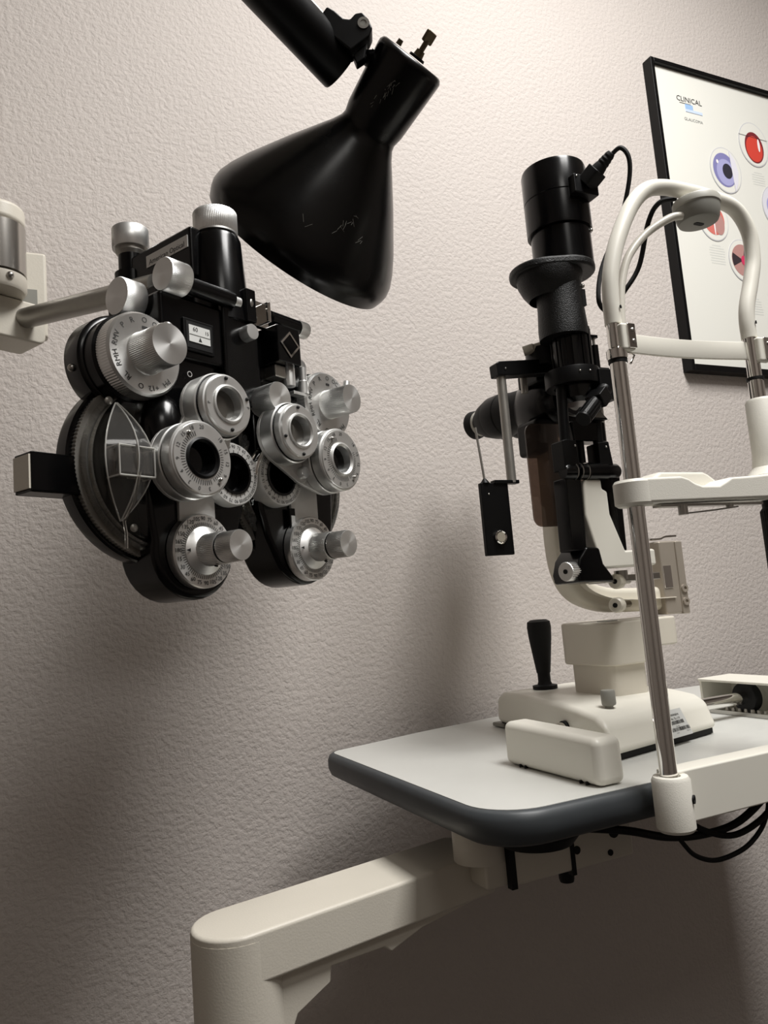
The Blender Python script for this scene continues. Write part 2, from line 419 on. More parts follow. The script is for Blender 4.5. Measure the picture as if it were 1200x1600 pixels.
# ------------------------------------------------------------------ slit lamp rail covers (fixed to the table)
def rail_cover(x0, x1, y0, y1, label, near):
    r = empty('rail_cover', ((x0+x1)/2, (y0+y1)/2, TZ), label, 'rail cover', 'white covers over the slit lamp rails')
    if near:
        mb = MB()
        prof = [(-.0865, 0), (-.0850, .0485), (.0850, .0500), (.0865, 0)]
        MV = Matrix(((0, 0, 1, x0), (1, 0, 0, (y0+y1)/2), (0, 1, 0, TZ+.0005), (0, 0, 0, 1)))
        mb.prism(prof, 0, x1-x0, MV)
        part('cover', mb, WHITE, r, bevel=.0085, seg=5)
        for y in (y0+.02, y0+.03, y1-.03, y1-.04):
            part('rail_notch', MB().box(x0-.0006, x0+.004, y-.0008, y+.0008, TZ+.0006, TZ+.004), RUBBER, r)
    else:
        yc = (y0+y1)/2
        part('cover_top', MB().box(x0, x1, y0, y1, TZ+.047, TZ+.051), WHITE, r, bevel=.0015)
        part('cover_side', MB().box(x1-.004, x1, y0, y1, TZ, TZ+.049), WHITE, r)
        part('cover_end', MB().box(x0+.004, x1, y1-.004, y1, TZ, TZ+.049), WHITE, r)
        rk = part('gear_rack', MB().box(x0+.002, x0+.02, y0, y1-.006, TZ+.0005, TZ+.006), STEEL, r)
        for i in range(15):
            y = y0+.006+i*.0112
            part('rack_tooth', MB().lathe([(0, 0), (.0032, 0), (.0026, .004), (0, .005)], T(x0+.010, y, TZ+.006), 12), STEEL, rk)
rail_cover(.516, .552, .648, .818, 'solid white rail cover block in front of the slit lamp base', True)
rail_cover(.930, 1.00, .700, .905, 'open white rail cover with gear rack at the right edge', False)

# ------------------------------------------------------------------ slit lamp
def slit_lamp():
    r = empty('slit_lamp', (.725, .90, TZ+.001), 'black and cream slit lamp microscope standing on the grey table', 'slit lamp')
    # base
    prof = [(.722, .958), (.7385, .992), (.757, 1.000), (.80, 1.005), (.85, 1.007), (.99, 1.007), (1.025, 1.005), (1.044, .996), (1.050, .958)]
    def taper(mb):
        for q in mb.v:      # the base narrows towards the far side and its near edge runs askew
            t = (q.y-.722)/.33
            if q.x < .70: q.x += .052*t
            else: q.x -= .02*t
            q.y += (q.x-.602)*.2*(1-t)
        return mb
    MV = Matrix(((0, 0, 1, .602), (1, 0, 0, 0), (0, 1, 0, 0), (0, 0, 0, 1)))
    b = part('base', taper(MB().prism(prof, 0, .213, MV)), WHITE, r, 'cream white sliding base', bevel=.009, seg=4)
    part('base_gap', taper(MB().box(.608, .808, .730, 1.044, .9512, .9582)), RUBBER, b)
    part('base_foot', MB().box(.652, .68, 1.03, 1.062, .951, .957), GREYP, b, bevel=.002)
    LM = T(.7325, .7466, .9605) @ Matrix.Rotation(radians(11.3), 4, 'Z') @ Matrix.Rotation(radians(-25.9), 4, 'X')
    lab = part('rating_label', MB().box(-.024, .021, -.0006, .0010, 0, .034, LM), LABELP, b)
    MT = LM @ Matrix(((1, 0, 0, 0), (0, 0, -1, -.0009), (0, 1, 0, 0), (0, 0, 0, 1))) @ T(-.7170, .001, 0)
    mb = MB(); text(mb, 'ny Luminaire', .0052, MT @ T(.715, .0265, 0)); text(mb, 'Mo. No. SL-110', .0042, MT @ T(.714, .0215, 0))
    text(mb, 'Se. No.', .0026, MT @ T(.716, .0118, 0)); text(mb, 'www.', .0022, MT @ T(.710, .0040, 0)); text(mb, 'Made in', .0022, MT @ T(.732, .0040, 0))
    for z0, z1, x0, n in ((.0145, .019, .700, 30), (.006, .0105, .700, 40)):
        x = x0
        for i in range(n):
            wd = random.choice((.0003, .0003, .0006, .0009)); 
            if x+wd > .738: break
            mb.add([(x, z0, 0), (x+wd, z0, 0), (x+wd, z1, 0), (x, z1, 0)], [(0, 1, 2, 3)], MT); x += wd+random.choice((.0004, .0007))
    part('label_print', mb, INK, lab, flat=True)
    part('axle', MB().cyl((.556, .83, .976), (.965, .83, .976), .0090), CHROME, r)
    for x in (.938,):
        wh = part('axle_wheel', MB().lathe([(0, 0), (.010, 0), (.0205, .001), (.0215, .003), (.0215, .014), (.019, .016), (0, .016)], axis_m((x, .83, .976), (1, 0, 0)), 40), RUBBER, r)
    part('axle_collar', MB().lathe([(0, 0), (.0105, 0), (.0105, .006), (0, .006)], axis_m((.614, .83, .976), (1, 0, 0)), 32), RUBBER, r)
    j = part('joystick', MB().lathe([(0, 1.005), (.0185, 1.0075), (.0185, 1.0125), (.011, 1.014), (.0095, 1.018), (.0095, 1.030), (.0105, 1.032), (.0135, 1.055), (.0172, 1.085), (.0182, 1.100), (.0172, 1.108), (.012, 1.111), (0, 1.1115)], T(.704, .985, 0), 40), RUBBER, r, 'black tapered joystick')
    part('lock_screw', MB().lathe([(0, .995), (.005, .995), (.005, 1.004), (.0085, 1.006), (.009, 1.008), (.009, 1.022), (.008, 1.024), (0, 1.024)], T(.652, .782, 0), 24), GREYP, r, 'grey lock screw')
    # pedestal
    def rr(x0, x1, y0, y1, z0, z1, rad, nm, m, bev=.003):
        part(nm, MB().prism(rrect(x1-x0, y1-y0, rad), z0, z1, T((x0+x1)/2, (y0+y1)/2, 0)), m, r, bevel=bev, seg=3)
    rr(.704, .768, .830, .920, 1.003, 1.050, .012, 'pedestal', CREAM)
    rr(.697, .790, .822, .935, 1.046, 1.104, .022, 'pedestal_head', CREAM)
    rr(.720, .840, .836, .920, 1.064, 1.1035, .014, 'pedestal_arm', CREAM)
    part('head_cap', MB().cyl((.735, .865, 1.104), (.735, .865, 1.1052), .014), GREYP, r)
    # microscope arm: one curved cream bar
    path = spline([(.694, .895, 1.36), (.692, .895, 1.28), (.690, .895, 1.22), (.693, .893, 1.18), (.707, .890, 1.152), (.740, .885, 1.136), (.78, .880, 1.131), (.855, .880, 1.129)], 8)
    part('microscope_arm', MB().sweep(path, rrect(.034, .036, .008, 3), up=(0, 1, 0)), CREAMS, r, 'cream curved microscope arm', sharp=40)
    mp = MB(); path2 = [p+Vector((0, -.0178, 0)) for p in path]
    part('arm_panel', MB().sweep(path2, rrect(.0012, .024, .0005, 1), up=(0, 1, 0)), CREAM, r)
    # pivot block at the right
    pb = part('pivot_block', MB().box(.836, .876, .853, .905, 1.105, 1.212), TAUPE, r, bevel=.003)
    part('edge_strip', MB().box(.8655, .879, .8505, .908, 1.104, 1.211), TAUPE, r, bevel=.002)
    part('nameplate', MB().box(.838, .853, .8518, .8535, 1.143, 1.176), CHROME, pb, bevel=.0005)
    for z in (1.141, 1.122): part('screw', MB().lathe([(0, 0), (.0058, 0), (.0058, .003), (.003, .003), (.003, .001), (0, .001)], axis_m((.872, .851, z), (0, -1, 0)), 20), TAUPE, pb)
    part('lever', MB().sweep(spline([(.830, .868, 1.216), (.848, .866, 1.216), (.858, .864, 1.219), (.876, .862, 1.219)], 4), rrect(.012, .003, .001, 2), up=(0, 0, 1)), CHROME, r)
    # illumination foot, arms and cream prism arm
    MX = Matrix(((1, 0, 0, 0), (0, 0, -1, 0), (0, 1, 0, 0), (0, 0, 0, 1)))     # polygon (x,z), extruded towards -y
    def slab(poly, y0, y1, nm, m, bev=.002, par=None, lb=None): return part(nm, MB().prism(poly, -y1, -y0, MX), m, par or r, lb, bevel=bev)
    slab([(.628, 1.160), (.626, 1.172), (.632, 1.190), (.645, 1.2045), (.666, 1.203), (.670, 1.182), (.684, 1.164), (.684, 1.158)], .782, .835, 'arm_foot', BLACK, .003)
    slab([(.684, 1.157), (.684, 1.166), (.78, 1.166), (.78, 1.157)], .800, .835, 'foot_bar', STEEL, .001)
    part('bar_end', MB().cyl((.716, .805, 1.160), (.716, .805, 1.172), .009), STEEL, r)
    slab([(.6247, 1.2005), (.6264, 1.2954), (.652, 1.2935), (.648, 1.1992)], .785, .812, 'tower_arm', BLACK, .002)
    slab([(.7073, 1.1972), (.7022, 1.2942), (.7186, 1.3012), (.7160, 1.1969)], .787, .812, 'tower_arm', BLACK, .002)
    slab([(.6557, 1.2921), (.6532, 1.2858), (.6503, 1.2467), (.6653, 1.1873), (.6657, 1.1757), (.76, 1.1757), (.76, 1.1975), (.7094, 1.1970), (.6909, 1.2461), (.6907, 1.2761), (.6827, 1.2799), (.6826, 1.2920)], .783, .812, 'prism_arm', WHITE, .003, lb='cream white arm between the black tower arms')
    h = part('tilt_hinge', MB().lathe([(0, 0), (.009, 0), (.0105, .003), (.0105, .018), (.008, .019), (.008, .022), (.0105, .023), (.0105, .036), (.012, .037), (.012, .068), (.0105, .069), (.0105, .086), (.008, .090), (0, .090)], axis_m((.625, .787, 1.303), (1, 0, 0)), 28), BLACK, r)
    for x in (.642, .650, .6605, .680): part('hinge_ring', MB().lathe([(.0108, -.0007), (.0118, 0), (.0108, .0007)], axis_m((x, .787, 1.303), (1, 0, 0)), 24, True), STEEL, h)
    k = turned('tilt_knob', [(0, .018), (.003, .018), (.003, .020), (.0115, .020), (.0125, .019, .0008), (.0125, .003, .0008), (.0115, 0), (0, 0)], axis_m((.634, .795, 1.175), (-.97, -.22, 0)), ALU, r, 60)
    part('screw', MB().cyl((.6165, .7911, 1.175), (.6135, .7904, 1.175), .003), RUBBER, r)
    for (x, z, sm) in ((.700, 1.158, STEEL), (.696, 1.127, BRASS)):
        s0 = part('stop_screw', MB().lathe([(0, 0), (.0085, 0), (.010, .002), (.010, .012), (.0085, .016), (0, .016)], axis_m((x, .800, z), (.9, .43, 0)), 24), CREAMS, r)
        part('screw_tip', MB().cyl((x+.013, .806, z), (x+.040, .819, z), .0045), sm, s0)
        part('screw_socket', MB().cyl((x+.0004, .8002, z), (x-.0008, .7996, z), .0032), RUBBER, s0)
    # upper fork
    slab([(.624, 1.305), (.624, 1.343), (.632, 1.345), (.646, 1.343), (.648, 1.305)], .780, .805, 'fork_block', BLACKM, .0015)
    slab([(.682, 1.310), (.682, 1.341), (.700, 1.343), (.704, 1.310)], .780, .805, 'fork_block', BLACKM, .0015)
    for x, z in ((.643, 1.336), (.694, 1.335)): part('screw', MB().ball((x, .7795, z), .0016), STEEL, r)
    part('fork_rod', MB().cyl((.640, .795, 1.34), (.644, .795, 1.43), .0068), BLACKM, r)
    part('fork_rod', MB().cyl((.695, .795, 1.34), (.699, .795, 1.43), .0068), BLACKM, r)
    part('fork_rod', MB().cyl((.668, .800, 1.31), (.668, .800, 1.372), .0055), BLACKM, r)
    slab([(.652, 1.345), (.650, 1.372), (.706, 1.372), (.706, 1.345)], .790, .815, 'slit_block', BLACK, .002)
    mir = slab([(.676, 1.3725), (.690, 1.386), (.704, 1.3725)], .780, .805, 'mirror_mount', BLACKM, .001)
    slab([(.680, 1.3745), (.690, 1.383), (.700, 1.3745)], .7790, .7805, 'mirror', mat('mirror_grey', '8a8883', .25, .6), 0, par=mir)
    # tower drum, finned condenser and clamp ring
    part('condenser', MB().lathe([(0, 1.425), (.026, 1.425), (.026, 1.50), (0, 1.50)], T(.672, .80, 0), 32), BLACK, r)
    fin = MB()
    for i in range(12):
        a = 2*pi*i/12; fin.box(.024, .0275, -.003, .003, 1.44, 1.50, T(.672, .80, 0) @ Matrix.Rotation(a, 4, 'Z'))
    part('condenser_fins', fin, BLACK, r, bevel=.0008)
    cl = part('clamp_ring', MB().lathe([(.025, 1.420), (.036, 1.420), (.0365, 1.422), (.0365, 1.440), (.036, 1.442), (.025, 1.442)], T(.668, .80, 0), 48, True), BLACKM, r)
    part('clamp_lug', MB().box(.699, .722, .786, .803, 1.421, 1.447), BLACKM, cl, bevel=.001)
    for dx, dy in ((-.014, -.034), (.0, -.0368)): part('screw', MB().ball((.668+dx, .80+dy, 1.433), .0015), STEEL, cl)
    part('lower_condenser', MB().lathe([(0, 1.398), (.018, 1.398), (.024, 1.404), (.026, 1.422), (0, 1.422)], T(.674, .80, 0), 32), BLACK, r)
    part('side_rod', MB().cyl((.712, .800, 1.44), (.712, .800, 1.482), .0055), BLACK, r)
    part('side_pin', MB().cyl((.712, .800, 1.482), (.712, .800, 1.492), .002), STEEL, r)
    part('side_tab', MB().box(.698, .716, .795, .805, 1.492, 1.496), BLACK, r)
    part('side_rod', MB().cyl((.710, .800, 1.34), (.711, .800, 1.425), .0035), STEEL, r)
    # handle that points to the chin rest post
    hp = part('slit_handle', MB().cyl((.636, .750, 1.363), (.690, .765, 1.408), .0098, .0098, 20), BLACKM, r)
    rb = MB()
    for i in range(20):
        a = 2*pi*i/20; rb.box(-.0006, .0006, .0096, .0105, .004, .034, axis_m((.636, .750, 1.363), (.054, .015, .045)) @ Matrix.Rotation(a, 4, 'Z'))
    part('handle_ribs', rb, BLACK, hp)
    part('handle_bracket', MB().box(-.012, .012, -.010, .010, .040, .062, axis_m((.636, .750, 1.363), (.054, .015, .045))), BLACKM, r, bevel=.0015)
    part('bracket_block', MB().box(.684, .712, .765, .795, 1.396, 1.438), BLACKM, r, bevel=.002)
    # neck, flange and lamp housing
    part('neck', MB().lathe([(0, 1.488), (.0325, 1.488), (.033, 1.500), (.031, 1.53), (.031, 1.566), (0, 1.566)], T(.662, .80, 0), 48), CRINKLE, r)
    part('neck_window', MB().box(.6800, .6865, .7755, .7800, 1.528, 1.551), RUBBER, r)
    part('screw', MB().ball((.6845, .7775, 1.556), .003), STEEL, r)
    fl = MB().prism(hull(circ(.648, .812, .046)+circ(.672, .80, .044)), 1.578, 1.590)
    fl.lathe([(.030, 1.545), (.038, 1.556), (.0435, 1.568), (.0450, 1.579)], T(.654, .807, 0), 48)
    part('mirror_flange', fl, CRINKLE, r, bevel=.004, seg=3)
    part('lamp_sleeve', MB().lathe([(0, 1.588), (.0405, 1.588), (.0405, 1.645), (0, 1.645)], T(.676, .80, 0), 56), BLACK, r)
    lh = part('lamp_housing', MB().lathe([(.0400, 1.638), (.0438, 1.638), (.0442, 1.641), (.0442, 1.6835), (.0434, 1.6845), (.0442, 1.6855), (.0442, 1.726), (.043, 1.730), (.040, 1.731), (0, 1.731)], T(.675, .80, 0), 64), BLACK, r, 'black cylindrical lamp housing')
    part('top_disc', MB().lathe([(0, 1.7312), (.033, 1.7312), (.033, 1.7320), (0, 1.7320)], T(.675, .80, 0), 40), ALUB, lh)
    part('screw', MB().ball((.703, .769, 1.634), .0028), STEEL, r)
    # socket, plug
    S0 = Vector((.694, .757, 1.690)); dv = Vector((.22, -.80, .42)).normalized()
    part('socket', MB().box(.664, .704, .746, .775, 1.672, 1.698), BLACKM, r, bevel=.0015)
    for x in (.668, .678): part('screw', MB().ball((x, .7455, 1.694), .0014), STEEL, r)
    pm = axis_m((.687, .750, 1.687), (.28, -.62, .46))
    pg = part('plug', MB().prism(rrect(.026, .019, .003), 0, .022, pm).lathe([(.010, .020), (.0085, .028), (.0075, .031), (.0082, .033), (.007, .036), (.0077, .038), (.0062, .041), (.0068, .043), (.005, .048), (0, .048)], pm, 24), RUBBER, r, bevel=.001)
    # microscope body and eyepieces
    ya = axis_m((.722, .868, 1.428), (-.06, 1, .04))
    mbp = MB().lathe([(0, .004), (.020, .004), (.030, 0), (.036, .002), (.044, .012), (.050, .034), (.050, .06), (.044, .085), (.036, .10), (0, .10)], ya, 48)
    part('microscope_body', mbp, BLACK, r)
    part('objective_lens', MB().lathe([(0, .0035), (.019, .0035)], ya, 32), LENSG, r)
    part('objective_ring', MB().lathe([(.0195, .002), (.0195, -.004), (.026, -.004), (.029, .001)], ya, 40), BLACK, r)
    part('body_bracket', MB().box(.66, .70, .88, .93, 1.350, 1.40), BLACKM, r, bevel=.006, seg=3)
    part('body_bracket', MB().box(.668, .716, .875, .925, 1.452, 1.474), BLACKM, r, bevel=.004)
    for dx in (0, .058):
        em = axis_m((.700+dx, .960, 1.436), (-.12, 1, .03))
        e = part('eyepiece', MB().lathe([(0, -.02), (.026, -.02), (.030, .0), (.031, .02), (.034, .035), (.034, .068), (.028, .088), (.021, .100), (.018, .110), (.0, .110)], em, 40), RUBBER, r)
        part('eyepiece_band', MB().lathe([(.0345, .038), (.0350, .040), (.0350, .064), (.0345, .066)], em, 40), BLACKM, e)
        part('eyecup', MB().lathe([(.017, .106), (.020, .108), (.0235, .116), (.024, .122), (.020, .124), (.015, .118)], em, 36, True), RUBBER, e)
        part('eyecup_rim', MB().lathe([(.0185, .101), (.0212, .102), (.0212, .107), (.0185, .108)], em, 36, True), GREYL, e)
    # breath shield
    sh = rrect(.100, .146, .014, 6)
    part('breath_shield', MB().prism(sh, 0, .0028, T(.680, .868, 1.314) @ Matrix.Rotation(radians(90), 4, 'X')), SMOKE, r, 'brown see-through breath shield')
    # hanging side bracket
    slab([(.578, 1.446), (.577, 1.463), (.582, 1.466), (.70, 1.478), (.70, 1.458), (.60, 1.447)], .840, .860, 'side_bracket', BLACKM, .0015)
    part('bracket_drum', MB().lathe([(0, 1.466), (.032, 1.466), (.032, 1.492), (0, 1.494)], T(.676, .855, 0), 40), BLACKM, r)
    part('screw', MB().ball((.590, .8395, 1.456), .0014), STEEL, r)
    part('bracket_rod', MB().cyl((.5885, .850, 1.450), (.5885, .850, 1.300), .0064), ROD, r)
    part('bracket_post', MB().cyl((.640, .87, 1.432), (.640, .87, 1.462), .005), ROD, r)
    part('bracket_tip', MB().lathe([(0, 0), (.007, 0), (.007, .014), (.0055, .016), (.0055, .034), (0, .034)], axis_m((.636, .858, 1.489), (.5, -.4, .12)), 20), CREAMS, r)
    sp = part('side_plate', MB().box(.537, .5795, .8465, .8535, 1.204, 1.300), BLACKM, r, bevel=.001)
    part('plate_arm', MB().box(.558, .597, .844, .856, 1.2985, 1.3035), BLACKM, r, bevel=.001)
    part('plate_button', MB().lathe([(0, 0), (.0092, 0), (.0092, .003), (.0078, .0045), (.0065, .003), (0, .003)], axis_m((.559, .8465, 1.2275), (0, -1, 0)), 28), CHROME, sp)
    part('plate_rivet', MB().ball((.548, .8463, 1.285), .0013), STEEL, sp)
    part('plate_wire', MB().cyl((.5395, .850, 1.375), (.5460, .850, 1.303), .0016, None, 10), ROD, r)
    part('wire_cone', MB().lathe([(.0065, 1.300), (.002, 1.306), (0, 1.306)], T(.546, .850, 0), 16), BLACKM, sp)
slit_lamp()

def cable(name, pts, rad, label, group=None):
    o = obj(name, MB().tube(spline(pts, 8), rad, 10), RUBBER); return tag(o, label, 'cable', group)
cable('power_cable', [(.7025, .7162, 1.711), (.710, .704, 1.716), (.7180, .700, 1.700), (.720, .708, 1.67), (.712, .725, 1.622), (.683, .735, 1.563), (.671, .735, 1.52), (.6785, .735, 1.5045), (.6610, .70, 1.4870), (.6590, .68, 1.5010), (.6755, .665, 1.5310), (.6790, .645, 1.5780), (.6820, .628, 1.5940), (.694, .612, 1.5935)], .0030, 'thin black power cable looping from the slit lamp head behind the chin rest')

# ------------------------------------------------------------------ chin rest
def chin_rest():
    xl, xr, y = .5635, .766, .600
    r = empty('chin_rest', (.665, y, .914), 'white and chrome chin rest frame clamped to the near edge of the table', 'chin rest')
    cl = part('post_clamp', MB().lathe([(0, .912), (.0165, .912), (.0185, .915), (.0185, .960), (.0165, .9635), (.0098, .9635), (.0098, .955), (0, .955)], T(xl, y-.002, 0), 40), WHITET, r)
    part('clamp_screw', MB().lathe([(0, .0), (.0026, 0), (.0026, .0012), (.0042, .0014), (.0042, -.004), (0, -.004)], axis_m((xl+.011, y-.0172, .942), (.55, -.83, 0)), 18), RUBBER, cl)
    part('rail', MB().box(xl+.004, 1.02, y-.004, .6215, .916, .9665), WHITE, r, 'white rail along the table edge', bevel=.002, seg=3)
    for x, lo in ((xl, .955), (xr, .96)):
        po = part('post', MB().cyl((x, y, lo), (x, y, 1.384 if x < .6 else 1.372), .0086), CHROME, r, 'chrome post')
        part('upper_post', MB().cyl((x, y, 1.366), (x, y, 1.430), .0077), CHROME, r)
        part('post_collar', MB().lathe([(.0082, 1.386), (.0105, 1.386), (.0108, 1.389), (.0108, 1.396), (.0082, 1.398)], T(x, y, 0), 32, True) if x < .6 else MB().lathe([(.0082, 1.374), (.0097, 1.374), (.0097, 1.377), (.0082, 1.377)], T(x, y, 0), 32, True), CHROME if x < .6 else RUBBER, r)
    part('post_collar', MB().lathe([(.0082, 1.382), (.0098, 1.382), (.0098, 1.3865), (.0082, 1.3865)], T(xl, y, 0), 32, True), RUBBER, r)
    part('collar_clip', MB().tube([(xl+.010, y-.006, 1.393), (xl+.020, y-.004, 1.391), (xl+.013, y-.004, 1.381)], .0011, 8), CHROME, r)
    part('post_cord', MB().tube(spline([(xl+.004, y+.012, 1.375), (xl+.009, y+.012, 1.34), (xl+.014, y+.011, 1.325), (xl+.0155, y+.01, 1.30)], 4), .0014, 8), RUBBER, r)
    hp = spline([(xl, y, 1.424), (xl+.0005, y, 1.452), (.5685, y, 1.482), (.583, y, 1.520), (.608, y, 1.562), (.633, y, 1.586), (.660, y, 1.5945), (.695, y, 1.5955), (.735, y, 1.5935), (.772, y, 1.586), (.791, y, 1.560), (.7915, y, 1.525), (.782, y, 1.495), (.770, y, 1.465), (xr, y, 1.445), (xr, y, 1.424)], 8)
    ho = part('head_hoop', MB().tube(hp, .0088, 24), WHITE, r, 'white tubular hoop')
    for x in (xl+.004, xr+.003): part('hoop_screw', MB().lathe([(0, 0), (.002, 0), (.002, .001), (0, .001)], axis_m((x, y-.0088, 1.441), (.45, -.9, 0)), 12), RUBBER, ho)
    # fixation puck under the hoop with its bendy tube
    pk = part('fixation_puck', MB().lathe([(0, 1.583), (.025, 1.583), (.0262, 1.581), (.0262, 1.5745), (.025, 1.573)], T(.705, y-.004, 0), 48), GREYL, r)
    part('puck_body', MB().lathe([(.0250, 1.5735), (.0250, 1.570), (.0232, 1.560), (.0215, 1.5565), (.018, 1.5550), (0, 1.5550)], T(.705, y-.004, 0), 48), GREYP, r, 'grey tapered puck')
    part('puck_slot', MB().prism(rrect(.014, .006, .003), 1.5545, 1.5552, T(.705, y-.004, 0)), RUBBER, pk)
    part('bendy_tube', MB().tube(spline([(.684, y-.002, 1.563), (.668, y+.003, 1.560), (.637, y+.01, 1.541), (.609, y+.012, 1.512), (.594, y+.012, 1.480), (.588, y+.011, 1.455), (.584, y+.010, 1.428)], 8), .0046, 14), TUBEW, r)
    # forehead band
    n = 16; path = []
    for i in range(n+1):
        t = i/n; path.append((xl+.006+(xr-xl-.012)*t, y+.002+.007*sin(pi*t), 1.4065+.003*t))
    part('forehead_band', MB().sweep(path, rrect(.0032, .0215, .001, 2), up=(0, 0, 1)), WHITE, r, 'white forehead band', sharp=50)
    for x, dx in ((xl, .004), (xr, .004)):
        c = part('band_clamp', MB().box(x-.006+dx, x+.012+dx, y-.013, y-.004, 1.393, 1.4225), WHITE, r, bevel=.003)
        part('clamp_plate', MB().box(x+.001+dx, x+.0115+dx, y-.0148, y-.012, 1.395, 1.4215), CHROME, c, bevel=.001)
        for z in (1.402, 1.414): part('screw', MB().ball((x+.0075+dx, y-.015, z), .0026, (1, .5, 1)), STEEL, c)
    # chin cup
    F = [(.5635, 1.2315), (.76, 1.2345), (.76, 1.262), (.714, 1.2585), (.684, 1.257), (.674, 1.2525), (.664, 1.2485), (.640, 1.2485), (.630, 1.2515), (.622, 1.256), (.612, 1.2585), (.5635, 1.2570)]
    MX = Matrix(((1, 0, 0, 0), (0, 0, -1, 0), (0, 1, 0, 0), (0, 0, 0, 1)))
    cb = MB().prism(F, -.6155, -.5808, MX)
    part('chin_bar', cb, WHITET, r, 'white bar with chin hollow', bevel=.003, seg=3)
    part('bar_end', MB().lathe([(0, 1.2305), (.0165, 1.2305), (.0195, 1.233), (.0195, 1.254), (.0175, 1.2570), (0, 1.2570)], T(xl-.001, y, 0), 40), WHITET, r)
    B = [(.596, 1.236), (.745, 1.236), (.735, 1.262), (.705, 1.258), (.694, 1.259), (.683, 1.266), (.676, 1.2685), (.614, 1.2685), (.604, 1.2635), (.596, 1.258)]
    part('chin_cup', MB().prism(B, -.640, -.610, MX), WHITE, r, bevel=.0035, seg=3)
    part('height_sleeve', MB().lathe([(0, 1.234), (.030, 1.234), (.027, 1.262), (.0185, 1.272), (.0168, 1.285), (.0165, 1.348), (.0145, 1.3515), (.0090, 1.3515)], T(xr+.003, y, 0), 40), WHITET, r)
    part('height_grip', MB().lathe([(0, 1.150), (.0155, 1.150), (.0175, 1.154, .0006), (.0175, 1.222, .0006), (.0145, 1.226), (.0145, 1.235), (0, 1.235)], T(xr+.004, y, 0), 64), RUBBER, r, 'black height adjusting grip')
    part('under_plate', MB().box(.59, .74, .592, .604, 1.2285, 1.2312), STEEL, r)
    part('paper_lever', MB().sweep([(.6195, .594, 1.2205), (.665, .594, 1.2235), (.700, .594, 1.2265)], rrect(.006, .0016, .0005, 1), up=(0, 0, 1)), STEEL, r)
    part('lever_pin', MB().cyl((.6215, .594, 1.2195), (.6215, .594, 1.230), .005, None, 20), STEEL, r)
    part('lever_end', MB().cyl((.690, .594, 1.2255), (.690, .594, 1.230), .004, None, 16), STEEL, r)
chin_rest()
cable('table_cable', [(.50, .70, .905), (.555, .665, .899), (.605, .66, .884), (.655, .66, .8765), (.705, .66, .878), (.745, .66, .892), (.775, .66, .912), (.80, .68, .925)], .0042, 'thickest black cable sagging below the chin rest rail')
cable('table_cable', [(.62, .68, .922), (.639, .662, .895), (.660, .655, .880), (.690, .65, .8715), (.725, .65, .876), (.755, .65, .890), (.775, .655, .915), (.79, .68, .925)], .0034, 'black cable dipping behind the right end of the chin rest rail')
cable('table_cable', [(.610, .69, .920), (.617, .665, .893), (.625, .655, .873), (.637, .652, .860), (.660, .65, .8515), (.690, .65, .852), (.717, .65, .859), (.741, .65, .876), (.757, .655, .900), (.765, .68, .925)], .0026, 'thinnest black cable forming the lowest loop under the table')

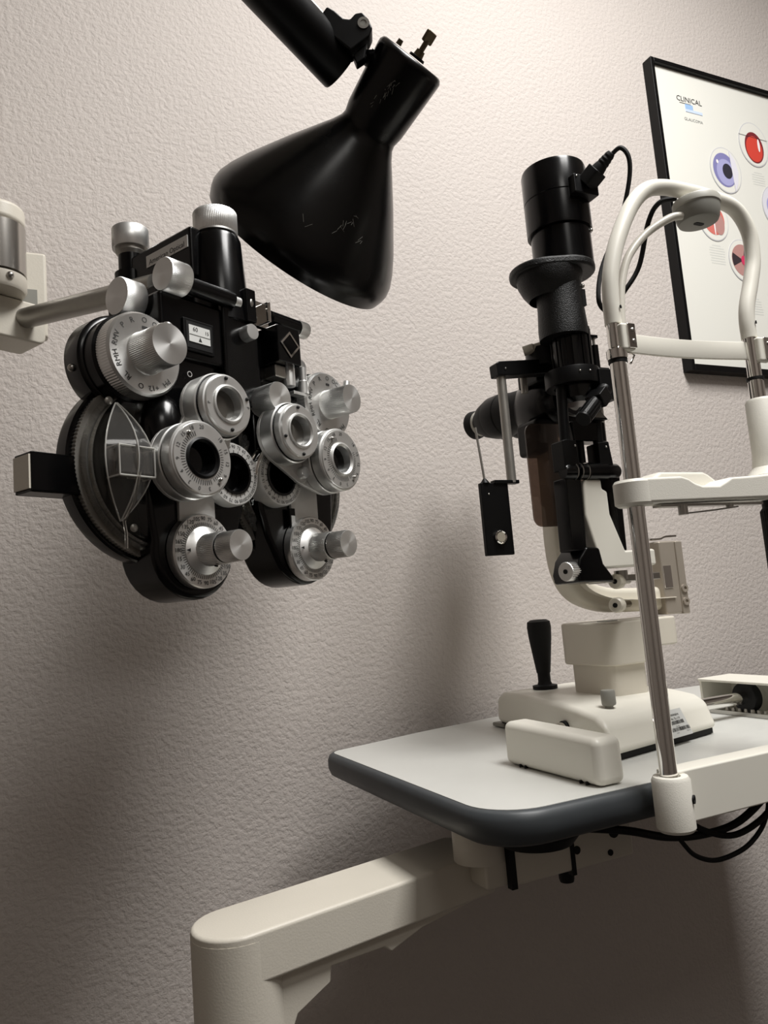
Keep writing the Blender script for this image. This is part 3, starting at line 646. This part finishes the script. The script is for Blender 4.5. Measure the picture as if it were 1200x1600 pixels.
# ------------------------------------------------------------------ exam lamp
def exam_lamp():
    top = Vector((.4110, .7027, 1.7696)); ax = Vector((-.3442, .7269, -.5943)).normalized(); k = .88/1200
    r = empty('exam_lamp', (top.x, top.y, 1.53), 'black cone shaded examination lamp on a jointed arm above the phoropter', 'lamp')
    M = axis_m(top, ax)
    pr = [(0, 0), (50, 0), (54, 2), (57, 7), (57, 12), (50, 104), (46.5, 120), (48, 128), (56, 142), (69, 160), (99, 203), (138, 264), (153, 292), (161, 312), (163, 326), (161.5, 336), (157, 350)]
    pr = [(a*(1+.08*b/350), b) for a, b in pr]
    inner = [(165, 350), (170, 336), (171, 326), (160, 292), (142, 264), (98, 203), (65, 160), (44, 128), (42, 100), (42, 20), (0, 20)]
    part('shade', MB().lathe([(a*k, b*k) for a, b in pr+inner], M, 96), SHADE, r, 'glossy black bell shade', sharp=40)
    # scratches on the paint
    cd = (M.inverted() @ Vector((0, 0, 1.15))); a0 = atan2(cd.y, cd.x)
    sc = MB(); rnd = random.Random(7)
    def on(s, da):
        pts = pr[4:]
        for (r0, s0), (r1, s1) in zip(pts, pts[1:]):
            if s0 <= s <= s1: rr = r0+(r1-r0)*(s-s0)/(s1-s0); break
        rr = (rr+.5)*k; a = a0+da; return M @ Vector((rr*cos(a), rr*sin(a), s*k))
    for s, da, n in ((55, .15, 8), (45, .05, 5), (80, .3, 4), (70, .1, 4), (235, -.45, 4), (250, -.3, 7), (280, .1, 2), (255, -.55, 3)):
        for i in range(n):
            s1, d1 = s+rnd.uniform(-9, 9), da+rnd.uniform(-.06, .06)
            sc.tube([on(s1, d1), on(s1+rnd.uniform(-9, 9), d1+rnd.uniform(-.07, .07))], .00018, 4)
    part('paint_scratches', sc, GREYP, r)
    part('bulb_socket', MB().lathe([(0, 20*k), (.022, 20*k), (.022, 75*k), (0, 75*k)], M, 24), WHITE, r)
    part('bulb', MB().lathe([(0, 74*k), (.014, 75*k), (.016, 95*k), (.030, 140*k), (.034, 165*k), (.028, 190*k), (.012, 203*k), (0, 205*k)], M, 24), mat('frosted_bulb', 'e8e6e0', .4), r)
    # cap hardware
    up = -ax
    side = (Vector((.9075, -.4121, -.0813)) - ax*ax.dot(Vector((.9075, -.4121, -.0813)))).normalized()
    b0 = top+side*.004+up*.001
    sw = part('turn_switch', MB().cyl(b0, b0+up*.010, .0065, .005, 16).cyl(b0+up*.009, b0+up*.022, .0032, None, 12), BRASS, r)
    part('switch_key', MB().box(-.0075, .0075, -.0022, .0022, 0, .013, axis_m(b0+up*.019, up)), BRASS, sw, bevel=.0015)
    part('switch_collar', MB().lathe([(0, 0), (.010, 0), (.0095, .003), (0, .004)], axis_m(b0, up), 20), BLACKM, sw)
    b1 = top-side*.021+up*.001
    part('cap_screw', MB().cyl(b1, b1+up*.006, .0035, .003, 10), BRASS, r)
    # arm
    A = Vector((.2585, .7231, 1.8159)); B = Vector((.3400, .7468, 1.7702)); d = (B-A).normalized(); A2 = A-d*.32; lt = (B-A2).length
    part('arm_tube', MB().lathe([(.0235, 0), (.0265, .0), (.0265, lt-.002), (.0255, lt), (.0225, lt), (.0225, lt-.03), (0, lt-.03)], axis_m(A2, d), 40), BLACKM, r)
    C2 = Vector((-.105, 1.03, 2.03))
    part('arm_tube', MB().cyl(A2+d*.02, C2, .014), BLACKM, r)
    u = Vector((.9075, -.4121, -.0813)); vv = Vector((.0229, -.1447, .9892)); n = u.cross(vv).normalized()
    MK = Matrix(((u.x, vv.x, n.x, 0), (u.y, vv.y, n.y, 0), (u.z, vv.z, n.z, 0), (0, 0, 0, 1))); MK.translation = (.3504, .6999, 1.7931)
    rod0 = MK @ Vector((-.046, .010, -.016)); part('spring_rod', MB().cyl(rod0-d*.34, rod0+d*.01, .0095, None, 20), ROD, r)
    K = [(-.0463, .0114), (-.0406, .0192), (-.0321, .0143), (-.0221, .0057), (-.0150, .0050), (-.0093, .0114), (-.0014, .0128), (.0057, .0050), (.0100, -.0050), (.0064, -.0135), (-.0142, -.0299), (-.0449, -.0057)]
    kb = part('knuckle', MB().prism(K, -.024, .002, MK), BLACKM, r, bevel=.002, seg=3)
    part('pivot_ring', MB().lathe([(.0035, 0), (.0062, 0), (.0065, .0012), (.0035, .0012)], MK @ T(0, 0, .0021), 24, True), STEEL, kb)
    part('pivot_pin', MB().lathe([(0, .0006), (.0035, .0006)], MK @ T(0, 0, .0021), 20), GREYP, kb)
    part('knuckle_tongue', MB().prism([(-.012, -.030), (.004, -.016), (.001, -.034), (-.008, -.040)], -.020, -.006, MK), BLACKM, kb, bevel=.0015)
    q0 = MK @ Vector((-.006, -.030, -.013)); q1 = top+ax*(30*k)-side*.032
    stem = part('swivel_stem', MB().cyl(q0, q1, .0048, None, 16), BLACKM, r)
    sd = (q1-q0).normalized(); ln = (q1-q0).length
    cm = MB()
    for i in range(9): cm.lathe([(.0045, 0), (.0085, .0016), (.0045, .0032)], axis_m(q0+sd*(ln*.30+i*ln*.07), sd), 16, True)
    part('stem_spring', cm, BLACKM, stem)
    nut = q0+sd*(ln*.72)
    part('hex_nut', MB().cyl(nut, nut+sd*.006, .0095, None, 6), STEEL, stem)
exam_lamp()

# ------------------------------------------------------------------ stand bracket at the left edge
def stand_bracket():
    r = empty('instrument_stand', (-.135, 1.04, 0), 'cream bracket with chrome swivel cylinder at the left edge, holding the phoropter rod', 'stand')
    cx, cy = -.030, 1.008
    part('pole', MB().lathe([(0, 0), (.12, 0), (.12, .02), (.03, .03), (.03, 2.06), (0, 2.06)], T(-.135, 1.04, 0), 32), CREAM, r)
    part('swivel_cylinder', MB().lathe([(0, 1.592), (.0345, 1.592), (.0345, 1.655), (0, 1.655)], T(cx, cy, 0), 48), SWIV, r, 'chrome swivel cylinder')
    part('swivel_cap', MB().prism(hull(circ(cx, cy, .034)+circ(-.135, 1.04, .04)), 1.656, 1.680), CREAM, r, bevel=.006, seg=3)
    part('swivel_ring', MB().lathe([(0, 1.570), (.032, 1.570), (.0345, 1.574), (.0345, 1.589), (0, 1.590)], T(cx, cy, 0), 40), CREAM, r)
    part('ring_screw', MB().ball((cx+.016, cy-.031, 1.582), .0045), STEEL, r)
    part('back_plate', MB().box(cx-.03, cx+.058, cy+.033, cy+.052, 1.53, 1.645), CREAM, r, bevel=.004, seg=3)
    tb = part('stop_tab', MB().box(cx+.028, cx+.046, cy+.020, cy+.032, 1.556, 1.588), GREYP, r)
    part('screw', MB().ball((cx+.037, cy+.0195, 1.565), .0032), STEEL, tb)
    M = axis_m((0.004, 1.022, 1.545), (.479, -.878, 0))
    part('rod_block', MB().prism(rrect(.085, .052, .010), -.055, .0, M @ T(-.018, -.002, 0)), CREAM, r, bevel=.003)
stand_bracket()

# ------------------------------------------------------------------ phoropter (local x along its width, y to its back, z up)
def phoropter():
    r = empty('phoropter', (.207, .748, 1.301), 'black phoropter with silver dials hanging from a steel rod', 'phoropter', rz=radians(90-61.4))
    def F(a, b, c): return Matrix(((1, 0, 0, a), (0, 0, -1, -b), (0, 1, 0, c), (0, 0, 0, 1)))   # local z of the frame = towards the viewer's side
    def Sd(a, b, c, s=-1): return axis_m((a, -b, c), (s, 0, 0))
    def bx(nm, a0, a1, b0, b1, c0, c1, m=BLACK, bev=.002, par=None): return part(nm, MB().box(a0, a1, -b1, -b0, c0, c1), m, par or r, bevel=bev)
    def knob(nm, M, rad, h, par=None, teeth=84, m=ALU, gap=.0):
        return turned(nm, [(0, 0), (rad*.97, 0), (rad, .0008, rad*.024), (rad, h-.0012, rad*.024), (rad*.96, h), (0, h+.0002)], M, m, par or r, teeth*2)

    AX = [(270-15*i) % 180 or 180 for i in range(24)]
    def battery(s, axc, rmv, cyl, pris, jcc, piv):
        X = lambda a: s*a
        # rear lens wheel housing, its knurled edge and clear window
        wc = (-.098 if s < 0 else .075, -.008)
        W = F(wc[0], 0, wc[1])
        wh = part('lens_wheel_housing', MB().lathe([(0, -.052), (.080, -.052), (.088, -.046), (.089, -.040), (.089, -.030), (.0875, -.028), (0, -.028)], W, 96), BLACK, r)
        part('knurled_rim', MB().lathe([(.070, -.028), (.0850, -.028, .0008), (.0845, -.0235, .0008), (.070, -.0235)], W, 300, True), ROD, wh)
        part('inner_plate', MB().lathe([(0, -.0205), (.060, -.0205), (.0735, -.0225)], W, 64), DARKG, wh)
        wn = part('clear_window', MB().lathe([(.0745, -.0215), (.0725, -.0150), (.069, -.011), (.060, -.0085), (.03, -.0070), (0, -.0065)], W, 96), CLEAR, wh, 'clear plastic window')
        part('window_ring', MB().lathe([(.0728, -.0235), (.0795, -.0235), (.0800, -.019), (.0785, -.0165), (.0765, -.0165), (.0755, -.0135), (.0738, -.0135)], W, 96, True), CLEARR, wh)
        for dx, dz in ((.075, .052), (.050, -.058)):
            sc = part('window_screw', MB().lathe([(0, .0), (.0036, 0), (.0036, .0015), (.002, .0025), (0, .0025)], F(wc[0]+s*dx*.8, -.0085, wc[1]+dz), 16), ROD, wh)
        if s < 0:
            # leaf shaped clear magnifier with its box shaped middle
            la, lc, hw, hh = (-.157 if s < 0 else .132), -.011, .0225, .051
            n = 14; top = []; v = []; f = []
            for i in range(n+1):
                t = -1+2*i/n; wd = hw*(1-abs(t)**1.9)+.0004
                bb = .001+.016*(1-t*t)
                for u, b in ((-1, bb), (0, bb+.013*(1-t*t)), (1, bb+.001)): v.append((la+u*wd, -b, lc+hh*t))
            for i in range(n):
                for j in range(2): f.append((i*3+j, i*3+j+1, i*3+4+j, i*3+3+j))
            lf = part('leaf_magnifier', MB().add(v, f), CLEARG, r, 'clear leaf shaped magnifier window', sharp=12)
            part('magnifier_box', MB().box(la-.017, la+.017, -.0275, -.010, lc-.017, lc+.008), CLEARG, lf, bevel=.003)
            part('magnifier_edge', MB().sweep([(la-s*0+0, -.030, lc-.014), (la, -.022, lc-.036), (la, -.006, lc-.052), (la+.003, -.004, lc-.062), (la+.004, -.002, lc-.074)], rrect(.0022, .0022, .0005, 1)), CLEARG, lf)
            edge_glints = MB(); L0 = [v[i*3] for i in range(n+1)]; L1 = [v[i*3+1] for i in range(n+1)]; L2 = [v[i*3+2] for i in range(n+1)]
            for q in (L0, L1, L2): edge_glints.tube(q, .0007, 6)
            for zz in (lc-.017, lc+.008):
                edge_glints.tube([(la-.017, -.010, zz), (la-.017, -.0275, zz), (la+.017, -.0275, zz), (la+.017, -.010, zz)], .0008, 6)
            for xx in (la-.017, la, la+.017): edge_glints.tube([(xx, -.0275, lc-.017), (xx, -.0275, lc+.008)], .0008, 6)
            part('magnifier_edge_glints', edge_glints, CLEAR_GLINT, lf)  # thin pale tubes stand in for highlights along the plastic edges
            part('index_wheel', MB().lathe([(0, -.004), (.012, -.004), (.012, .004), (0, .004)], axis_m((la, -.006, lc), (1, 0, 0)), 32), RUBBER, r)
        # black body
        ac = (axc[0], axc[1])
        P = [(X(.010), .105), (X(.010), -.040), (X(.020), -.072)]
        a0 = 200; 
        lobe = [(ac[0]+s*(.047*cos(radians(t))), ac[1]+.002+.046*sin(radians(t))) for t in range(205, 371, 11)]
        P += [(x, z+(.006 if s > 0 else 0)) for x, z in lobe] + [(X(.124), -.055), (X(.128), -.01), (X(.126), .03), (X(.118), .060), (X(.112), .105)]
        part('body_shell', MB().prism(P if s > 0 else P[::-1], .004, .056, F(0, -.060, 0)), BLACK, r, bevel=.006, seg=4)
        # top of the body
        # keyhole plate, axis dial and its two knobs
        D = F(ac[0], 0, ac[1])
        kp = part('keyhole_plate', MB().prism(rrect(.042, .10, .004), .0, .0035, F(ac[0]-s*.001, -.004, ac[1]+.050)), ALUM, r, bevel=.0006)
        dl = turned('axis_dial', [(0, -.003), (.0345, -.003), (.0345, .006), (.0335, .0075), (0, .0075)], D, ALU, r, 96)
        mk = dial_marks([(15*i, str((90+15*i-1) % 180+1)) for i in range(24)], .0298, .0054, F(ac[0], .0079, ac[1]), [(0, 359, 5, .0228, .0262, .0006)], False)
        part('dial_marks', mk, INK, r, flat=True)
        k1 = turned('axis_hub', [(0, .007), (.0225, .007), (.0222, .0085), (.0165, .0125), (.0150, .0135, .0005), (.0150, .0340, .0005), (.0142, .0350), (0, .0350)], D, ALU, r, 120)
        part('hub_screw', MB().cyl((ac[0]-.004, -.027, ac[1]-.0153), (ac[0]-.0043, -.027, ac[1]-.0162), .0018, None, 10), RUBBER, r)
        part('axis_pointer', MB().add([(-.0016, 0, 0), (.0016, 0, 0), (0, .005, 0)], [(0, 1, 2)], F(ac[0]-.0155*1.25, .0120, ac[1]) @ Matrix.Rotation(radians(90), 4, 'Z')), INK, r, flat=True)
        k2 = turned('power_knob', [(0, .036), (.0132, .036), (.0140, .0368, .0005), (.0140, .0555, .0005), (.0133, .0566), (0, .0568)], D, ALU, r, 120)
        part('hub_groove', MB().lathe([(0, .0353), (.0138, .0353), (.0138, .0366), (0, .0366)], D, 40), BLACKM, r)
        # cylinder lens with its ring dial
        Cc = F(cyl[0], 0, cyl[1])
        cr = part('cylinder_ring', MB().lathe([(.0185, -.01), (.0312, -.01), (.0312, .007), (.0300, .0095), (.0185, .0095)], Cc, 72, True), ALUM, r)
        part('ring_marks', dial_marks([(15*i, str((90+15*i-1) % 180+1)) for i in range(24)], .0268, .0048, F(cyl[0], .0098, cyl[1]), [(0, 359, 15, .0205, .0236, .0006)], True), INK, cr, flat=True)
        part('lens_cell', MB().lathe([(.0180, .0108), (.0172, -.002), (.0150, -.006), (.0150, -.010), (.0205, -.012), (.0205, .0108)], Cc, 56, True), BLACK, r)
        part('cylinder_lens', MB().lathe([(0, -.006), (.0152, -.0075)], Cc, 40), LENS, r)
        # auxiliary lens dial on its black drum
        Rm = F(rmv[0], 0, rmv[1])
        part('aux_drum', MB().lathe([(0, -.050), (.042, -.050), (.0445, -.046), (.0445, -.026), (.0430, -.024), (.0405, -.023), (.0405, -.010), (.038, -.008), (0, -.008)], Rm, 72), BLACK, r)
        part('drum_screw', MB().ball((rmv[0]-.0435, .036, rmv[1]-.010), .0035), STEEL, r)
        ad = turned('aux_dial', [(0, -.008), (.0370, -.008), (.0385, -.007, .0004), (.0385, .0075, .0004), (.0375, .0085), (.0362, .0100), (0, .0100)], Rm, ALU, r, 200)
        lb = [(0, 'O'), (25, 'R'), (47, 'P'), (75, 'RMV'), (108, 'RMH'), (140, 'RL'), (168, 'O'), (193, '+12'), (222, 'PH'), (-25, 'OC')]
        part('dial_marks', dial_marks(lb, .0308, .0072, F(rmv[0], .0103, rmv[1])), INK, r, flat=True)
        part('dial_index', MB().box(-.0026, .0026, .0225, .0250, 0, .0006, F(rmv[0], .0100, rmv[1])), INK, r)
        kf = 1 if s < 0 else .86
        ak = turned('aux_knob', [(0, .0100), (.0195*kf, .0100), (.0190*kf, .0112, .0005), (.0186*kf, .0425, .0005), (.0180*kf, .0440), (0, .0442)], Rm, ALU, r, 140)
        part('knob_pin', MB().cyl((rmv[0]+.007, -.031, rmv[1]+.016), (rmv[0]+.009, -.031, rmv[1]+.0235), .0042, .0038, 18), ALUB, r)
        # rotary prism and cross cylinder on their swinging arm
        pl = hull(circ(pris[0], pris[1], .0345)+circ(piv[0], piv[1], .011)); pl2 = hull(circ(jcc[0], jcc[1], .0315)+circ(piv[0], piv[1], .011))
        arm = part('swing_plate', MB().prism(pl, .012, .0165, F(0, 0, 0)).prism(pl2, .0125, .0170, F(0, 0, 0)).prism(hull(circ(jcc[0], jcc[1], .020)+circ(pris[0], pris[1], .020)), .0122, .0168, F(0, 0, 0)), ALUM, r, bevel=.001)
        part('pivot_screw', MB().lathe([(0, 0), (.0065, 0), (.0065, .006), (.0055, .008), (0, .008)], F(piv[0], .0165, piv[1]), 24), ALUB, arm)
        part('pivot_screw', MB().cyl((piv[0]-s*.0, -.0170, piv[1]+.0145), (piv[0], -.0182, piv[1]+.0145), .0024, None, 12), RUBBER, arm)
        Pm = F(pris[0], 0, pris[1])
        part('prism_drum', MB().lathe([(.0165, .0165), (.0335, .0165), (.0345, .0175), (.0345, .0275), (.0335, .0285), (.0165, .0285)], Pm, 72, True), ALUB, r)
        part('prism_groove', MB().lathe([(.0165, .0285), (.0325, .0285), (.0325, .0302), (.0165, .0302)], Pm, 56, True), BLACKM, r)
        pf = part('prism_dial', MB().lathe([(.0160, .0302), (.0335, .0302), (.0340, .0310), (.0340, .0415), (.0328, .0430), (.0318, .0432), (.0312, .0445), (.0160, .0445)], Pm, 96, True), ALUB, r)
        ta = 20 if s < 0 else 0
        part('prism_marks', dial_marks([(a, t) for a, t in zip(range(0, 361, 24), ('20', '18', '15', '12', '9', '6', '3', '0', '3', '6', '9', '12', '15', '18', ''))], .0275, .0052, F(pris[0], .0448, pris[1]), [(20, 205, 6, .0200, .0243, .0006), (211, 300, 6, .0200, .0232, .0005)]), INK, pf, flat=True)
        part('prism_bezel', MB().lathe([(.0150, .0445), (.0185, .0445), (.0185, .0455), (.0165, .0465), (.0145, .0440), (.0145, .030), (.0150, .030)], Pm, 48, True), BLACKM if s < 0 else ALUB, r)
        part('prism_lens', MB().lathe([(0, .0360), (.0150, .0350)], Pm, 40), LENS, r)
        for an in (35, 225): part('dial_pin', MB().ball((pris[0]-.0255*sin(radians(an)), -.0455, pris[1]+.0255*cos(radians(an))), .0019), STEEL, pf)
        Jm = F(jcc[0], 0, jcc[1])
        part('cross_drum', MB().lathe([(.0200, .0165), (.0305, .0165), (.0315, .0175), (.0315, .0330), (.0305, .0342), (.0200, .0342)], Jm, 72, True), ALUB, r)
        cd = part('cross_ring', MB().lathe([(.0165, .0300), (.0290, .0300), (.0290, .0400, .0003), (.0285, .0415), (.0268, .0420), (.0262, .0440), (.0185, .0440), (.0165, .0425)], Jm, 144, True), ALUB, r)
        part('ring_groove', MB().lathe([(.0205, .0343), (.0300, .0343), (.0300, .0350), (.0205, .0350)], Jm, 56, True), BLACKM, r)
        part('cross_marks', dial_marks([(270 if s < 0 else 0, 'P'), (95 if s < 0 else 185, 'P')], .0235, .0045, F(jcc[0], .0443, jcc[1])), INK, cd, flat=True)
        part('cross_bezel', MB().lathe([(.0155, .0435), (.0185, .0435), (.0180, .0455), (.0165, .0460), (.0150, .0440), (.0150, .030), (.0155, .030)], Jm, 48, True), ALUB, r)
        part('cross_lens', MB().lathe([(0, .0355), (.0152, .0345)], Jm, 40), LENSG, r)
        for an in (5, 185, -70 if s < 0 else 110): part('dial_pin', MB().ball((jcc[0]-.0240*sin(radians(an)), -.0445, jcc[1]+.0240*cos(radians(an))), .0018), INK, cd)

    battery(-1, (-.0745, -.087), (-.131, .087), (-.034, -.012), (-.102, -.010), (-.068, .044), (-.064, -.012))
    battery(1, (.0745, -.083), (.1145, .081), (.030, -.009), (.0885, .009), (.0265, .032), (.052, -.005))

    # reading window low on the right battery and small tab on the left one
    bx('power_window', .0475, .0560, .0, .0015, -.066, -.040, BLACKM, .0005); bx('power_card', .0490, .0545, .0016, .0024, -.062, -.048, LABELP, 0)
    part('body_bulge', MB().ball((-.104, .006, .018), .040, (.62, .55, 1.0), 32), BLACK, r)
    part('body_bulge', MB().ball((.104, .006, .018), .036, (.62, .50, 1.0), 32), BLACK, r)
    arc = [(.030+.0345*cos(radians(t)), -.002-.004*sin(radians((t-95)*2)), -.009+.0345*sin(radians(t))) for t in range(95, 186, 6)]
    part('ring_shield', MB().sweep(arc, rrect(.005, .014, .002, 2), up=(0, 1, 0)), CHROME, r)
    # cross housing above the eyes
    bx('upper_housing', -.107, -.004, -.058, .002, .096, .158, BLACK, .004)
    bx('upper_housing', .000, .088, -.058, -.004, .092, .152, BLACK, .004)
    bx('centre_plate', -.034, .014, -.050, .006, .060, .165, BLACK, .003)
    wf = bx('level_window', -.083, -.046, .002, .0045, .104, .136, BLACKM, .001)
    bx('level_recess', -.080, -.049, .0040, .0049, .107, .133, RUBBER, 0, wf)
    bx('scale_card', -.0775, -.052, .0048, .0056, .113, .1295, LABELP, 0, wf)
    mb = MB(); text(mb, '60', .0062, F(-.070, .0058, .1255)); text(mb, '15', .0050, F(-.056, .0058, .1245))
    mb.add([(-.002, 0, 0), (.002, 0, 0), (0, .0045, 0)], [(0, 1, 2)], F(-.0645, .0058, .1145)); mb.box(-.0125, .0125, -.0002, .0002, 0, .0001, F(-.0647, .0058, .1200))
    part('scale_print', mb, INK, wf, flat=True)
    part('ring_mark', MB().lathe([(.0022, 0), (.0028, 0), (.0028, .0004), (.0022, .0004)], F(-.075, .0, .082), 20, True), ALUM, r)
    # tilt and level knobs along the width
    part('level_shaft', MB().lathe([(0, 0), (.0088, 0), (.0088, .060), (.0070, .062), (0, .062)], Sd(-.022, .006, .168), 32), BLACK, r)
    knob('level_knob', Sd(-.080, .004, .172), .0160, .024)
    part('knob_screw', MB().cyl((-.094, -.010, .1865), (-.0942, -.0105, .1880), .0018, None, 10), RUBBER, r)
    part('shaft_tip', MB().cyl((-.022, -.006, .168), (-.012, -.006, .168), .0058, .0058, 20), ALUB, r)
    part('level_shaft', MB().lathe([(0, 0), (.0090, 0), (.0090, .046), (0, .046)], Sd(.036, .0, .166, 1), 32), BLACK, r)
    knob('level_knob', Sd(.080, .0, .166, 1), .0095, .014)
    part('hinge_plate', MB().box(.006, .030, -.006, .0, .150, .178), CHROME, r, bevel=.001)
    part('hinge_plate', MB().box(.020, .0245, -.016, -.002, .154, .176), CHROME, r, bevel=.001)
    for a, c in ((.0105, .172), (.0105, .158)): part('screw', MB().ball((a, -.0062, c), .0020), STEEL, r)
    part('hinge_cap', MB().box(-.006, .007, -.012, -.004, .150, .185), BLACK, r, bevel=.001)
    part('hinge_slot', MB().ball((.0005, -.0122, .170), .0035, (.7, .3, 1.2)), STEEL, r)
    knob('clamp_knob', F(-.006, .004, .136), .0082, .014, teeth=24, m=ALUB)
    part('screw', MB().ball((.030, -.006, .141), .0032), STEEL, r)
    lb = bx('level_block', .026, .060, -.045, .022, .112, .152, BLACK, .0015)
    part('level_diamond', MB().lathe([(.0115, 0), (.0145, 0), (.0145, .001), (.0115, .001)], F(.043, .0222, .132), 4, True), CHROME, lb, flat=True)
    part('diamond_glass', MB().lathe([(0, .0003), (.0115, .0003)], F(.043, .0222, .132), 4), LENS, lb, flat=True)
    part('pupil_knob', MB().lathe([(0, 0), (.0062, 0), (.0062, .020), (.0056, .022), (0, .022)], T(.052, -.010, .091), 24), ALUB, r)
    bx('pupil_bracket', .030, .046, -.02, .012, .098, .112, STEEL, .002)
    knob('vertex_knob', F(.013, .002, .068), .0158, .030)
    part('knob_screw', MB().cyl((.010, -.016, .0525), (.0098, -.016, .0518), .0020, None, 10), RUBBER, r)
    part('vertex_collar', MB().lathe([(0, -.004), (.012, -.004), (.012, .003), (0, .003)], F(.013, 0, .068), 28), BLACK, r)
    part('vertex_pin', MB().ball((.020, -.012, .046), .0055, (1, 1, .8)), ALUB, r)
    knob('side_knob', Sd(-.110, -.028, .1525), .0180, .022)
    knob('side_knob', Sd(.090, -.03, .128, 1), .0165, .018)
    part('lever_pin', MB().lathe([(0, 0), (.0052, 0), (.0052, .014), (.0045, .015), (.0045, .030), (0, .030)], T(.078, -.006, .088), 20), ALUB, r)
    bx('lever_plate', .058, .082, .0, .010, .0845, .0880, ALUB, .0005)
    # central tilt column, its block and the hanging rod
    part('tilt_column', MB().lathe([(0, .150), (.032, .150), (.030, .172), (.0255, .242), (.0240, .246), (0, .246)], T(-.012, .022, 0), 56), BLACK, r)
    turned('column_collar', [(0, .244), (.0215, .244), (.0215, .250), (0, .250)], T(-.012, .022, 0), BLACKM, r, 48)
    knob('column_knob', T(-.012, .022, .251), .0232, .024, teeth=80)
    part('column_ring', MB().lathe([(.021, .2490), (.0228, .2495), (.0228, .2515), (.021, .252)], T(-.012, .022, 0), 56, True), ALUB, r)
    kb = bx('rod_block', -.048, -.018, -.140, -.020, .196, .250, BLACK, .003)
    bx('rod_block_foot', -.060, -.010, -.150, -.06, .165, .200, BLACK, .004)
    LP = Matrix(((0, 0, -1, -.0485), (-1, 0, 0, .058), (0, 1, 0, .234), (0, 0, 0, 1)))
    st = part('maker_strip', MB().box(-.034, .034, -.0065, .0065, -.0004, .0004, LP), ALUM, kb)
    mb = MB(); text(mb, 'American Optical', .0082, LP @ T(.000, -.002, .0006)); part('strip_lettering', mb, INK, st, flat=True)
    # clamp column with its knob over the rod
    part('clamp_post', MB().lathe([(0, .170), (.0185, .170), (.0185, .235), (.014, .238), (.014, .256), (0, .256)], T(-.040, .130, 0), 36), BLACK, r)
    part('clamp_bush', MB().lathe([(0, .254), (.0125, .254), (.0165, .260), (.0165, .266), (0, .266)], T(-.040, .130, 0), 30), ROD, r)
    knob('clamp_knob', T(-.040, .130, .264), .0200, .024, teeth=64)
    part('hanging_rod', MB().cyl((-.046, .08, .205), (-.050, .345, .246), .0125, None, 36), ROD, r, 'grey steel hanging rod')
    # near eye alignment box at the outer side
    ob = bx('sight_frame', -.220, -.175, -.050, -.046, -.037, -.004, BLACK, .001)
    bx('sight_frame', -.220, -.175, -.028, -.024, -.037, -.004, BLACK, .001)
    bx('sight_frame', -.220, -.175, -.050, -.024, -.0065, -.004, BLACK, .001); bx('sight_frame', -.220, -.175, -.050, -.024, -.037, -.0345, BLACK, .001)
    bx('sight_mirror', -.2215, -.2195, -.049, -.025, -.0345, -.0065, CREAM, 0, ob)
    bx('sight_screen', -.195, -.193, -.048, -.026, -.035, -.006, RUBBER, 0, ob)
phoropter()

for o in bpy.data.objects:
    if '_loc' in o.keys(): del o['_loc']
